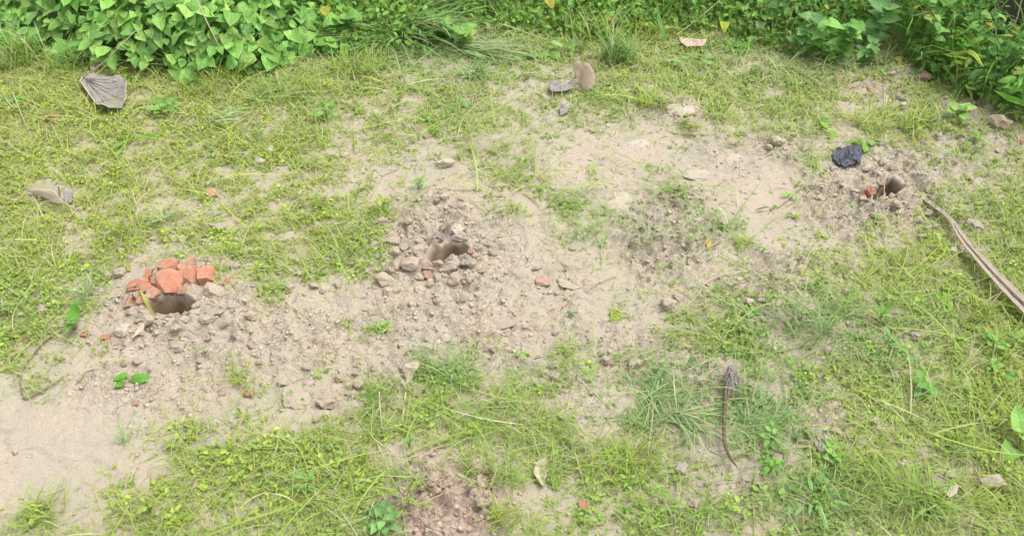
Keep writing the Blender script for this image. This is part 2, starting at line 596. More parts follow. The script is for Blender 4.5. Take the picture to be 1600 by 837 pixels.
# ------------------------------------------------------------------ ground sheet with three dug holes
def resample(pts, n):
    pts = [Vector((p[0], p[1], 0)) for p in pts]
    pts.append(pts[0]); pts.append(pts[1])
    sm = smooth_path(pts[:-1], 8)
    L = [0]
    for a, b in zip(sm, sm[1:]): L.append(L[-1] + (b - a).length)
    out = []
    for k in range(n):
        t = L[-1] * k / n
        i = max(j for j in range(len(L)) if L[j] <= t + 1e-9); i = min(i, len(sm) - 2)
        f = (t - L[i]) / max(L[i + 1] - L[i], 1e-9)
        out.append(sm[i].lerp(sm[i + 1], f))
    return out


HOLES = [
    ('post_hole', 'square-sided dug hole in front of the pile of orange broken brick', [(226, 475), (236, 467), (250, 464), (275, 463), (296, 463), (305, 467), (304, 478), (297, 488), (280, 491), (255, 492), (240, 491), (230, 483)], .15),
    ('post_hole', 'oval dug hole ringed by grey clods in the middle of the bare soil', [(669, 404), (675, 393), (687, 385), (702, 381), (717, 382), (731, 388), (730, 399), (714, 405), (698, 409), (683, 414), (673, 412)], .15),
    ('post_hole', 'small dark dug hole beside the black plastic scrap', [(1359, 303), (1366, 293), (1377, 286), (1391, 282), (1404, 284), (1411, 292), (1402, 303), (1386, 310), (1370, 310)], .2)]
HOLE_OUT = []
for nm, lb, pl, dep in HOLES:
    wpts = [gp(*p) for p in pl]
    o2 = resample(wpts, 48)
    c = sum(o2, Vector()) / len(o2)
    HOLE_OUT.append((o2, c))


def hole_factor(x, y, o2, c):
    """distance from the hole's centre as a fraction of its rim in that direction"""
    ang = np.arctan2(np.array([p.y - c.y for p in o2]), np.array([p.x - c.x for p in o2]))
    rad = np.array([(p - c).length for p in o2])
    srt = np.argsort(ang)
    A = np.concatenate([ang[srt] - 2 * math.pi, ang[srt], ang[srt] + 2 * math.pi]); RR = np.tile(rad[srt], 3)
    th = np.arctan2(y - c.y, x - c.x)
    return np.hypot(x - c.x, y - c.y) / np.interp(th, A, RR)


xs = np.concatenate([[-200, -80, -30, -14, -8, -5.5, -4.6], np.arange(-4.1, 4.1, .0096), [4.6, 5.5, 8, 14, 30, 80, 200]])
yf = [.5]
while yf[-1] < 5.3: yf.append(yf[-1] + (.011 if yf[-1] < 1.0 else .0052 + .0026 * max(0, yf[-1] - 1.2)))
ys = np.concatenate([[-200, -60, -20, -8, -3, -1, -.3, 0, .2, .35, .43], yf, [5.6, 6.2, 7.5, 10, 16, 35, 90, 250]])
X, Y = np.meshgrid(xs, ys)
gx, gy = X.ravel(), Y.ravel()
gh, gv, gc, gr = ground(gx, gy, True)
nx, ny = len(xs), len(ys)
ii = (np.arange(ny - 1)[:, None] * nx + np.arange(nx - 1)[None, :]).ravel()
quads = np.stack([ii, ii + 1, ii + nx + 1, ii + nx], 1)
cx = gx[quads].mean(1); cy = gy[quads].mean(1)
keep = np.ones(len(quads), bool)
for o2, c in HOLE_OUT:
    near = (np.abs(cx - c.x) < .3) & (np.abs(cy - c.y) < .3)
    f = np.full(len(cx), 9.0); f[near] = hole_factor(cx[near], cy[near], o2, c)
    keep &= f > 1.10
gm = npmesh('ground', np.stack([gx, gy, gh], 1), quads[keep], np.zeros((0, 3)), M_GROUND, np.stack([gv, gc, gr], 1), attr='masks')
tag(link('ground', gm), kind='structure')
GH = gh.reshape(ny, nx)


def H1(x, y):
    """height of the finished ground sheet"""
    i = min(max(int(np.searchsorted(xs, x)) - 1, 0), nx - 2); j = min(max(int(np.searchsorted(ys, y)) - 1, 0), ny - 2)
    u = (x - xs[i]) / (xs[i + 1] - xs[i]); v = (y - ys[j]) / (ys[j + 1] - ys[j])
    return float(GH[j, i] * (1 - u) * (1 - v) + GH[j, i + 1] * u * (1 - v) + GH[j + 1, i] * (1 - u) * v + GH[j + 1, i + 1] * u * v)



for (nm, lb, pl, dep), (o2, c) in zip(HOLES, HOLE_OUT):
    n = len(o2); V = []; C = []; F = []
    rings = [(1.38, .003), (1.26, .006), (1.16, .007), (1.08, .006), (1.02, -.002), (.99, -.014), (.975, -.03), (.95, -.06), (.91, -.10), (.85, -.15), (.74, -dep), (.4, -dep - .01)]
    for k, (f, dz) in enumerate(rings):
        P = [c + (p - c) * f for p in o2]
        hx = ground(np.array([p.x for p in P]), np.array([p.y for p in P]))
        for i, p in enumerate(P):
            j = .0035 * mnoise.noise(Vector((p.x * 60, p.y * 60, dz * 40))) if k > 3 else 0
            V.append((p.x + j, p.y + j, hx[i] + dz + (j if k > 3 else 0) - c.z))
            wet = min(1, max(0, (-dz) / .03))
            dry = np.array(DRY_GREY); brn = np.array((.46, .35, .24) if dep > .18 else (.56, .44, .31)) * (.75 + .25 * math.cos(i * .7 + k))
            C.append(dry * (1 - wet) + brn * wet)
    for k in range(len(rings) - 1):
        for i in range(n):
            i2 = (i + 1) % n
            F.append((k * n + i, (k + 1) * n + i, (k + 1) * n + i2, k * n + i2))
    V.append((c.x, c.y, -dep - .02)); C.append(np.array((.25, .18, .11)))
    for i in range(n): F.append(((len(rings) - 1) * n + i, len(V) - 1, (len(rings) - 1) * n + (i + 1) % n))
    V = [Vector(v) - Vector((c.x, c.y, 0)) for v in V]
    me = pymesh('post_hole', V, F, M_GROUND)
    me.materials.append(M_HOLE)
    me.polygons.foreach_set('material_index', [0 if k < 4 * n else 1 for k in range(len(F))])
    bmn = bmesh.new(); bmn.from_mesh(me); bmesh.ops.recalc_face_normals(bmn, faces=bmn.faces)
    up = sum((f.normal.z for f in bmn.faces))
    if up < 0: bmesh.ops.reverse_faces(bmn, faces=bmn.faces)
    bmn.to_mesh(me); bmn.free()
    a = me.attributes.new('Col', 'FLOAT_COLOR', 'POINT')
    a.data.foreach_set('color', np.concatenate([np.array(C), np.ones((len(C), 1))], 1).astype(np.float32).ravel())
    tag(link('post_hole', me, loc=(c.x, c.y, c.z)), lb, 'hole', 'dug post holes')
# ------------------------------------------------------------------ low green cover (nobody could count it)
KEEPOUT = [(268, 460, 62, 42), (702, 396, 42, 24), (1385, 296, 30, 22), (1323, 250, 26, 20), (724, 629, 22, 20), (545, 637, 26, 14), (80, 302, 44, 20), (166, 152, 26, 20), (1140, 590, 16, 30), (700, 800, 62, 46)]
YEL = [(120, 260, 330, 190, 1), (420, 300, 200, 120, .8), (60, 200, 160, 150, 1), (1610, 600, 90, 240, .7), (1400, 400, 130, 60, .6), (450, 740, 260, 110, .5),
       (250, 770, 200, 60, .7), (540, 120, 120, 50, .7), (1130, 130, 200, 60, .45), (1000, 60, 120, 40, .6), (1350, 180, 90, 50, .5), (1330, 660, 120, 120, .35), (150, 560, 150, 60, .7), (820, 270, 120, 60, .5)]
COOL = [(1040, 620, 140, 70, 1), (1180, 650, 110, 80, .9), (1270, 520, 110, 60, .8), (1120, 350, 140, 90, .6), (990, 350, 120, 70, .6), (640, 80, 160, 50, .8), (1250, 90, 170, 50, .6),
        (730, 570, 100, 40, .5), (1270, 780, 100, 60, .6), (1380, 540, 60, 60, .5), (900, 230, 120, 60, .3), (620, 820, 60, 30, .9), (100, 60, 100, 50, .5)]
C_YEL, C_MID, C_COOL, C_DEAD, C_OLIVE = [np.array(c) for c in ((.47, .56, .065), (.345, .51, .09), (.235, .42, .145), (.59, .56, .34), (.40, .455, .16))]


def grass_points(n, gain=1.0, y0=.5, y1=5.1, power=1.0):
    y = y0 + (y1 - y0) * rng.random(n) ** .95
    x = (rng.random(n) * 2 - 1) * (y * CP + CAM_H * SP) / FPX * 1250
    px, py = proj(x, y)
    h, vp, cr, rd = ground(x, y, True)
    ok = rng.random(n) < gain * vp ** power
    for (ex, ey, rx, ry) in KEEPOUT:
        ok &= ((px - ex) / rx) ** 2 + ((py - ey) / ry) ** 2 > 1
    return x[ok], y[ok], h[ok], px[ok], py[ok], vp[ok]


def grass_colour(px, py, n, dead=.14):
    yl = np.clip(blobs(px, py, YEL) + rng.normal(0, .25, n), 0, 1)[:, None]
    co = np.clip(blobs(px, py, COOL) + rng.normal(0, .2, n), 0, 1)[:, None]
    c = C_MID * (1 - yl) + C_YEL * yl
    c = c * (1 - co) + C_COOL * co
    r = rng.random(n)[:, None]
    c = np.where(r < dead, C_DEAD, np.where(r < dead * 2.1, C_OLIVE, c))
    return c * rng.uniform(.75, 1.25, (n, 1))


def blades_obj(name, n, Lr, Wr, a0r, a1r, nseg, sway, label, cat, dead, gain=1.0, lift=0.0, power=1.0, direct=None):
    x, y, h, px, py, vp = grass_points(n, gain, power=power)
    m = len(x)
    L = rng.uniform(*Lr, m) * rng.uniform(.7, 1.15, m)
    W = rng.uniform(*Wr, m) * (1 + .22 * (y - 1.2))
    yaw = rng.uniform(0, 2 * math.pi, m)
    col = grass_colour(px, py, m, dead)
    P = np.stack([x, y, h - .002 + lift * rng.random(m)], 1)
    V, q, t, C = strips(P, yaw, L, W, rng.uniform(*a0r, m), rng.uniform(*a1r, m), col, nseg, C_DEAD[None, :] * np.ones((m, 1)) if dead > .1 else None, sway)
    # blades that would dive below the soil lie on it instead
    gz = np.repeat(h, 2 * nseg + 1)
    V[:, 2] = np.maximum(V[:, 2], gz + .0005)
    o = link(name, npmesh(name, V, q, t, M_GRASS, C))
    tag(o, label, cat, None, 'stuff')
    return m


blades_obj('grass', 500000, (.018, .060), (.0024, .0046), (R(15), R(70)), (R(50), R(115)), 2, .5, 'short trampled green grass growing in patches on the soil', 'grass', .11)
blades_obj('long_grass', 48000, (.07, .17), (.0022, .0042), (R(35), R(75)), (R(78), R(100)), 4, .5, 'longer thin grass blades lying flat across the plot', 'grass', .16, .8, .004)
blades_obj('dry_straw_litter', 37000, (.03, .11), (.001, .0022), (R(80), R(92)), (R(86), R(94)), 2, .3, 'fine pale bits of dead grass strewn over the soil', 'straw', 1.0, .55, .003, power=.35)

# cut blades lying loose, mostly across the upper middle
LOOSE = [(640, 95, 130, 45, 1), (700, 175, 130, 40, .8), (800, 265, 90, 45, 1), (880, 320, 90, 40, .8), (1040, 300, 70, 25, .8), (1115, 350, 70, 40, .8), (950, 110, 90, 50, .7),
         (560, 150, 90, 50, .6), (1000, 380, 60, 40, .6), (1030, 630, 80, 45, .8), (1190, 660, 60, 50, .7), (1260, 520, 80, 50, .6), (1480, 560, 130, 160, .4), (560, 720, 140, 80, .35), (1100, 120, 160, 50, .4), (330, 200, 200, 80, .3), (880, 640, 200, 60, .3)]
x, y, h, px, py, vp = grass_points(38000, 1.0, power=0.0)
ok = rng.random(len(x)) < .16 * blobs(px, py, LOOSE); x, y, h, px, py = x[ok], y[ok], h[ok], px[ok], py[ok]; m = len(x)
cl = grass_colour(px, py, m, .12) * 1.08
V, q, t, C = strips(np.stack([x, y, h + .002 + .018 * rng.random(m)], 1), rng.uniform(0, 6.28, m), rng.uniform(.10, .34, m), rng.uniform(.0032, .0070, m), rng.uniform(1.1, 1.5, m), rng.uniform(1.5, 1.68, m), cl, 6, None, .4)
V[:, 2] = np.maximum(V[:, 2], ground(V[:, 0], V[:, 1]) + .002)
tag(link('cut_grass', npmesh('cut_grass', V, q, t, M_GRASS, C)), 'long cut grass blades lying loose across the upper middle', 'grass', None, 'stuff')

# low creeping weeds with tiny leaves
x, y, h, px, py, vp = grass_points(33000, .85)
m = len(x); k = 9
wc = 0.7 * fbm(x, y, .25, 2, 301) + .6
sel = rng.random(m) < wc; x, y, h, px, py = x[sel], y[sel], h[sel], px[sel], py[sel]; m = len(x)
rad = rng.uniform(.012, .04, m)
th = rng.uniform(0, 2 * math.pi, (m, k)); rr = rad[:, None] * np.sqrt(rng.random((m, k)))
lx = (x[:, None] + rr * np.cos(th)).ravel(); ly = (y[:, None] + rr * np.sin(th)).ravel()
lz = np.repeat(h, k) + rng.uniform(.003, .022, m * k)
base = grass_colour(px, py, m, 0); base = np.repeat(base * rng.uniform(.7, 1.15, (m, 1)), k, 0) * rng.uniform(.8, 1.2, (m * k, 1)) * np.array((.95, 1, 1.1))
sz = np.repeat(rng.uniform(.7, 1.4, m), k)
nr = np.stack([rng.normal(0, .35, m * k), rng.normal(-.1, .35, m * k), np.ones(m * k)], 1)
Lw = rng.uniform(.009, .018, m * k) * sz
V, q, t, C = ovals(np.stack([lx, ly, lz], 1), nr, th.ravel() + rng.normal(0, .5, m * k), Lw, Lw * rng.uniform(.5, .75, m * k), base)
tag(link('creeping_weeds', npmesh('creeping_weeds', V, q, t, M_GRASS, C)), 'tiny-leaved creeping weeds mixed into the short grass', 'weeds', None, 'stuff')

# ------------------------------------------------------------------ crumbs of dry soil, too many to pick apart
CUBE_V = np.array([(i, j, k) for i in (-1, 1) for j in (-1, 1) for k in (-1, 1)], float) * .8
CUBE_F = np.array([(0, 1, 3), (0, 3, 2), (4, 6, 7), (4, 7, 5), (0, 4, 5), (0, 5, 1), (2, 3, 7), (2, 7, 6), (0, 2, 6), (0, 6, 4), (1, 5, 7), (1, 7, 3)])


def crumbs(name, n, size, weight, colf, label, cat):
    y = 1.05 + 3.6 * rng.random(n) ** .9
    x = (rng.random(n) * 2 - 1) * (y * CP + CAM_H * SP) / FPX * 900
    px, py = proj(x, y)
    h, vp, cr, rd = ground(x, y, True)
    ok = rng.random(n) < weight(vp, cr, rd)
    for o2, c in HOLE_OUT:
        ok &= hole_factor(x, y, o2, c) > 1.12
    x, y, h, px, py = x[ok], y[ok], h[ok], px[ok], py[ok]; rd = rd[ok]; m = len(x)
    s = size[0] + (size[1] - size[0]) * rng.random(m) ** 5.5
    ax = rng.uniform(.6, 1.35, (m, 3)) * s[:, None]
    loc = CUBE_V[None] * rng.uniform(.35, 1.15, (m, 8, 3)) * ax[:, None, :]
    Q = rng.normal(0, 1, (m, 4)); Q /= np.linalg.norm(Q, axis=1)[:, None]
    qw, qv = Q[:, None, :1], Q[:, None, 1:]
    tq = 2 * np.cross(np.broadcast_to(qv, loc.shape), loc)
    loc = loc + qw * tq + np.cross(np.broadcast_to(qv, loc.shape), tq)
    loc[..., 2] *= .55
    V = (loc + np.stack([x, y, h + s * .02], 1)[:, None, :]).reshape(-1, 3)
    F = (CUBE_F[None] + (np.arange(m) * 8)[:, None, None]).reshape(-1, 3)
    C = np.repeat(colf(m, rd), 8, 0)
    tag(link(name, npmesh(name, V, np.zeros((0, 4)), F, M_CRUMB, C, smooth=False)), label, cat, None, 'stuff')
    return m


def soil_cols(m, rd):
    t = rng.random((m, 1))
    return (np.array(DRY_PINK) * t + np.array(DRY_GREY) * (1 - t)) * rng.uniform(1.08, 1.36, (m, 1))


def red_cols(m, rd):
    t = rng.random((m, 1))
    return (np.array((.54, .38, .30)) * t + np.array((.50, .42, .35)) * (1 - t)) * rng.uniform(.95, 1.35, (m, 1))


crumbs('soil_crumbs', 190000, (.0018, .0105), lambda v, c, r: (.05 + .55 * c ** 1.5) * (1 - .7 * v) * (1 - .8 * r), soil_cols, 'loose dry crumbs of soil strewn around the dug holes', 'soil crumbs')
crumbs('brick_gravel', 130000, (.003, .013), lambda v, c, r: r ** 2 * .8 * (1 - .6 * v), red_cols, 'reddish crushed brick gravel in a patch at the bottom edge', 'gravel')
# ------------------------------------------------------------------ clods of dug soil
def rock_mesh(name, seed, sub, facets, rough, mat, flat=1.0):
    rnd = random.Random(seed)
    b = bmesh.new(); bmesh.ops.create_icosphere(b, subdivisions=sub, radius=1)
    planes = []
    for _ in range(facets):
        v = Vector((rnd.gauss(0, 1), rnd.gauss(0, 1), rnd.gauss(0, .8))).normalized()
        planes.append((v, rnd.uniform(.48, .85)))
    off = Vector((rnd.uniform(-50, 50),) * 3)
    for v in b.verts:
        d = v.co.normalized(); r = 1.05
        for nrm, dist in planes:
            c = d.dot(nrm)
            if c > .05: r = min(r, dist / c)
        r *= 1 + rough * mnoise.fractal(d * 1.6 + off, 1.0, 2.0, 3)
        v.co = d * r
        if v.co.z < -.45: v.co.z = -.45
    me = bpy.data.meshes.new(name); b.to_mesh(me); b.free(); me.materials.append(mat)
    me.polygons.foreach_set('use_smooth', [True] * len(me.polygons))
    me.set_sharp_from_angle(angle=R(24))
    return me


CLODS = [rock_mesh('soil_clod', 100 + i, 3, 13, .30, M_CLOD) for i in range(12)]
CLODS_S = [rock_mesh('soil_clod', 200 + i, 2, 10, .28, M_CLOD) for i in range(10)]
PADS = [rock_mesh('mud_pad', 300 + i, 3, 16, .34, M_CLOD) for i in range(6)]
TINT = {'': (.53, .445, .335), 'pale': (.60, .52, .41), 'grey': (.47, .42, .345), 'pinkish': (.54, .42, .33), 'brown': (.42, .31, .23), 'dark': (.33, .29, .26), 'olive': (.46, .425, .31), 'white': (.62, .56, .46)}
# photo pixel, width, height, tint
CL = """170 432 17 17|187 429 18 20|191 517 28 27 pale|174 462 12 12|234 501 19 18|261 507 16 15|274 512 17 15|294 526 25 18|279 544 28 20|334 459 30 26|311 476 15 24 pinkish|366 482 19 19|378 511 14 13|344 357 24 20 grey|288 376 17 11|321 380 15 10|105 412 14 10|204 405 13 10|321 353 10 8|393 494 18 14|329 287 16 10|328 409 14 10|368 417 14 10|241 374 13 8|69 487 22 16|222 521 13 10|343 489 14 12|318 500 16 12|352 508 13 11|202 489 13 11|216 503 12 10|158 456 11 12
597 348 22 18|604 362 11 10|614 380 26 18 pinkish|619 397 20 16|619 414 13 20|612 427 19 15 brown|651 397 27 22|642 417 36 20 pinkish|600 440 28 26|684 372 16 13 dark|666 370 14 12 grey|714 357 18 19 pale|713 372 20 15 grey|726 381 14 14 pinkish|738 385 9 9 pale|748 390 11 9 brown|691 358 13 12 brown|667 417 12 12 brown|687 411 16 11 pinkish|708 409 24 13 grey|704 420 30 14 pinkish|725 410 14 14 grey|684 434 14 22 olive|696 432 14 22 olive|711 441 24 22 pinkish|758 397 9 8 pale|453 449 17 17|468 429 13 14|440 424 13 15|490 447 13 13|694 305 14 12|684 318 12 10 brown|619 454 18 16|604 455 16 14|567 407 13 13|632 388 13 12|655 378 14 10|585 385 14 12|590 402 13 12|639 352 14 12|655 344 14 10|762 383 13 11|770 397 14 12|742 402 13 11 pinkish|738 417 15 14|670 440 17 14|655 435 14 14|578 425 15 14|528 447 12 10|505 455 14 11|416 438 13 10|733 437 14 11|752 425 14 12
567 600 30 25|507 630 28 20|639 582 36 28|790 719 18 15 pale|554 617 16 13|755 788 22 16 pinkish|867 570 16 16|867 590 17 14|992 569 26 17|947 565 22 14|1103 625 24 20|1021 703 12 20|904 743 16 18 grey|1086 791 24 10|1064 734 25 24 grey|1367 661 20 34 grey|1391 686 12 16|1327 671 12 12|1213 716 20 14 pinkish|1307 674 16 12|1548 758 36 24|1484 744 26 18|1519 355 25 22 grey|1488 394 22 13 pale|1452 332 15 14|1441 370 14 10 grey|1280 315 14 16|1441 317 14 14|1260 307 12 12|1429 526 16 14|1414 527 14 12|1498 474 14 10 grey|1352 318 15 12 olive|1411 168 18 11 pale|1521 175 18 14 brown|1554 197 34 20 pinkish|1215 224 22 16 pale|1367 252 16 12 pale|1380 254 14 12 pale|1354 267 18 12 pale|1483 200 12 10 pinkish|1394 115 13 10|1171 474 18 16 pale|1103 460 12 10|1044 477 26 22|1057 467 16 13|1089 345 18 12 pale|1129 352 15 11 pale|867 297 16 10 pale|1185 169 14 8 pale|1407 306 15 13|1421 300 13 11|1435 345 17 12|1350 280 13 10|1335 300 14 11|1420 334 14 12|1398 325 15 12|1366 336 13 11|1300 265 13 9|1404 272 12 10|1395 262 14 9|1238 210 13 10|1200 236 14 9|1256 233 13 9|820 511 13 11|868 520 14 11|902 540 16 12|940 552 13 10|770 545 15 12|735 560 14 11|690 560 13 10|660 545 13 10|616 530 14 11|580 490 14 11|548 500 13 9|440 600 14 11|480 575 13 10|530 590 15 11|1215 480 20 15|1235 495 18 14|1190 500 16 12|1270 470 15 12|1150 505 14 11|1345 520 13 10|1330 740 15 12|1140 775 18 12|1105 755 14 11|1230 670 15 11|1250 690 14 11|1200 640 13 10|1170 600 14 11|1095 595 15 12|370 375 14 8 pale|408 256 20 10 pale|423 237 21 10 pale|698 258 26 14 pale|734 82 14 9 brown|763 50 15 10 brown|752 62 13 9 brown""".replace('\n', '|').split('|')
PADL = """60 455 32 18 grey|760 365 34 22|463 614 54 42|545 637 46 26 pale|620 629 32 16|433 778 40 22 grey|969 317 46 38 pale|1064 172 56 26 pale|997 225 52 24 pale|1250 467 46 36|650 610 34 22 pinkish|800 500 44 30 pinkish|830 545 40 26|890 445 46 22 pale|930 520 36 22|500 600 40 30|640 545 40 24|340 690 44 24 grey|360 790 52 26 grey|1225 455 36 30 pale|1120 700 36 26 grey|1285 695 38 24 grey|240 740 42 20|205 760 40 26|605 265 44 18 pale|640 250 34 14 grey|340 330 40 16 grey|450 372 46 18 pale|1180 745 40 24|1150 250 50 28 pale|1090 275 46 24 pale|1225 232 30 18""".replace('\n', '|').split('|')


def size_word(w):
    return 'tiny' if w < 12 else 'small' if w < 15 else 'mid-sized' if w < 20 else 'large' if w < 30 else 'very large'


clod_xy = []
for lst, pad in ((CL, False), (PADL, True)):
    for it in lst:
        f = it.split(); px, py, wd, hg = map(float, f[:4]); tint = f[4] if len(f) > 4 else ''
        p = gp(px, py); s = scl(p.y)
        for o2_, c_ in HOLE_OUT:
            if (p - c_).length < .25:
                hf = float(hole_factor(np.array([p.x]), np.array([p.y]), o2_, c_)[0])
                lim = 1.12 + .42 * wd / s / (2 * .07)
                if hf < lim and not (c_ is HOLE_OUT[0][1] and p.y > c_.y):
                    q = c_ + (Vector((p.x, p.y, 0)) - c_) * (lim / max(hf, .05)); p = Vector((q.x, q.y, H1(q.x, q.y)))
        r = wd / s / 2 * (1.28 if not pad else 1.15)
        ry = hg / s / 2 * (1.25 if not pad else 1.5)
        rz = r * (.62 if not pad else .13)
        me = random.choice(PADS if pad else (CLODS if wd >= 15 else CLODS_S))
        o = link('mud_pad' if pad else 'soil_clod', me)
        o.location = p + Vector((0, 0, rz * (.38 if not pad else .12)))
        o.rotation_euler = (random.uniform(-.15, .15), random.uniform(-.15, .15), random.uniform(-.35, .35) + random.choice((0, math.pi)))
        o.scale = (r, max(ry, r * .6), rz)
        c = np.array(TINT[tint]) * random.uniform(.90, 1.06) * (.97 if pad else 1.06) * np.array((.98, 1, 1.03))
        o.color = (*c, 1)
        cw = {'': 'dusty', 'white': 'white'}.get(tint, tint)
        if pad:
            PENDING.append((o, px, py, 'flat ' + cw + ' mud pad', 'mud pad', 'flat mud pads'))
        else:
            PENDING.append((o, px, py, size_word(wd) + ' ' + cw + ' soil clod', 'soil clod', 'soil clods'))
        clod_xy.append((px, py, wd))

# clods crowding the lips of the holes
for (o2_, c_), rimn in zip(HOLE_OUT, ('the left hole', 'the middle hole', 'the right hole')):
    for k in range(13):
        a_ = (k + random.uniform(-.3, .3)) / 13 * 48
        q = o2_[int(a_) % 48]; q = c_ + (q - c_) * (random.uniform(1.14, 1.30) if 'left' not in rimn else random.uniform(1.06, 1.2))
        if rimn == 'the left hole' and q.y > c_.y + .01: continue
        r = random.uniform(.008, .016)
        o = link('soil_clod', random.choice(CLODS_S)); o.location = (q.x, q.y, H1(q.x, q.y) + r * .25); o.scale = (r, r * random.uniform(.75, 1.1), r * .7)
        o.rotation_euler = (random.uniform(-.3, .3), random.uniform(-.3, .3), random.uniform(0, 6.28))
        tint = random.choice(['', 'pale', 'grey', 'pinkish']); o.color = (*(np.array(TINT[tint]) * random.uniform(.9, 1.06)), 1)
        ppx, ppy = proj(q.x, q.y)
        PENDING.append((o, float(ppx), float(ppy), 'small ' + (tint or 'dusty') + ' lip clod', 'soil clod', 'soil clods on the lips of the holes'))


# further loose clods round the holes
nn = 0
while nn < 60:
    qx, qy, rx_, ry_ = random.choice([(300, 490, 130, 55), (300, 500, 130, 55), (690, 405, 105, 70), (690, 410, 110, 75), (1385, 310, 85, 50), (1240, 460, 70, 40), (560, 600, 120, 40), (1380, 520, 80, 40)])
    px = random.gauss(qx, rx_ * .6); py = random.gauss(qy, ry_ * .6)
    if any(math.hypot(px - a_, (py - b_) * 1.4) < (c_ * .55 + 9) for a_, b_, c_ in clod_xy) or any(((px - e[0]) / (e[2] * .9)) ** 2 + ((py - e[1]) / (e[3] * .95)) ** 2 < 1 for e in KEEPOUT[:3]): continue
    p = gp(px, py); s = scl(p.y); wd = random.uniform(10, 16); r = wd / s / 2 * 1.1
    o = link('soil_clod', random.choice(CLODS_S)); o.location = p + Vector((0, 0, r * .22)); o.scale = (r, r * random.uniform(.75, 1.1), r * .62)
    o.rotation_euler = (random.uniform(-.2, .2), random.uniform(-.2, .2), random.uniform(0, 6.28))
    tint = random.choice(['', '', 'pale', 'grey', 'pinkish']); o.color = (*(np.array(TINT[tint]) * random.uniform(.9, 1.06)), 1)
    PENDING.append((o, px, py, size_word(wd) + ' ' + ('dusty' if not tint else tint) + ' soil clod', 'soil clod', 'soil clods'))
    clod_xy.append((px, py, wd)); nn += 1

# pebbles and a snail shell
PEB = [rock_mesh('pebble', 400 + i, 2, 4, .08, M_CLOD) for i in range(4)]
for px, py, wd, hg, c, lb in [(99, 505, 13, 11, (.66, .60, .56), 'white rounded pebble by the dry vine end'), (540, 244, 15, 9, (.70, .60, .45), 'cream oval pebble in grass above the middle'),
                              (643, 214, 8, 8, (.66, .60, .5), 'small white pebble left of a pair under the grass stems'), (667, 214, 14, 8, (.55, .45, .32), 'tan oval pebble beside a small white pebble'),
                              (217, 330, 8, 12, (.5, .47, .4), 'upright grey pebble in yellow-green grass'), (950, 198, 10, 8, (.66, .62, .54), 'round white pebble in front of the split brown leaf'),
                              (1116, 549, 12, 12, (.58, .48, .34), 'tan snail-like pebble in the long green grass'), (378, 310, 6, 9, (.62, .58, .5), 'tiny white pebble right of the orange chip'),
                              (1407, 155, 17, 13, (.33, .30, .28), 'grey stone lying on a pale lump below the bushes'), (1441, 124, 38, 20, (.20, .155, .11), 'brown flat-topped rock under the right bushes'),
                              (386, 617, 11, 9, (.60, .42, .28), 'orange-tan pebble near the lower left grass'), (384, 246, 8, 6, (.62, .58, .52), 'white speck of stone in left grass patch')]:
    p = gp(px, py); s = scl(p.y); o = link('pebble' if wd < 30 else 'rock', random.choice(PEB if wd < 30 else CLODS))
    r = wd / s / 2; o.location = p + Vector((0, 0, r * .2)); o.scale = (r, hg / s / 2 * 1.25, r * .6); o.rotation_euler = (0, 0, random.uniform(-.3, .3)); o.color = (*c, 1)
    tag(o, lb, 'pebble' if wd < 30 else 'rock')


# ------------------------------------------------------------------ broken brick
def brick_chunk(seed, cuts=3):
    rnd = random.Random(seed); b = bmesh.new()
    bmesh.ops.create_cube(b, size=2)
    for _ in range(cuts):
        nrm = Vector((rnd.choice((-1, 1)) * rnd.uniform(.3, 1), rnd.choice((-1, 1)) * rnd.uniform(.3, 1), rnd.uniform(-.3, .8))).normalized()
        g = b.verts[:] + b.edges[:] + b.faces[:]
        r = bmesh.ops.bisect_plane(b, geom=g, plane_co=nrm * rnd.uniform(.86, 1.12), plane_no=nrm, clear_outer=True)
        ed = [e for e in r['geom_cut'] if isinstance(e, bmesh.types.BMEdge)]
        bmesh.ops.edgenet_fill(b, edges=ed)
    bmesh.ops.recalc_face_normals(b, faces=b.faces)
    bmesh.ops.bevel(b, geom=b.edges[:], offset=.075, segments=2, affect='EDGES', profile=.6)
    bmesh.ops.triangulate(b, faces=b.faces[:])
    long_e = [e for e in b.edges if e.calc_length() > .35]
    bmesh.ops.subdivide_edges(b, edges=long_e, cuts=2)
    bmesh.ops.triangulate(b, faces=b.faces[:])
    off = Vector((seed * 3.1, seed * 1.7, 0))
    for v in b.verts: v.co *= 1 + .10 * mnoise.fractal(v.co * 1.3 + off, 1, 2, 3) + .085 * mnoise.noise(v.co * 4.5 + off)
    me = bpy.data.meshes.new('broken_brick'); b.to_mesh(me); b.free(); me.materials.append(M_BRICK)
    me.polygons.foreach_set('use_smooth', [True] * len(me.polygons))
    return me


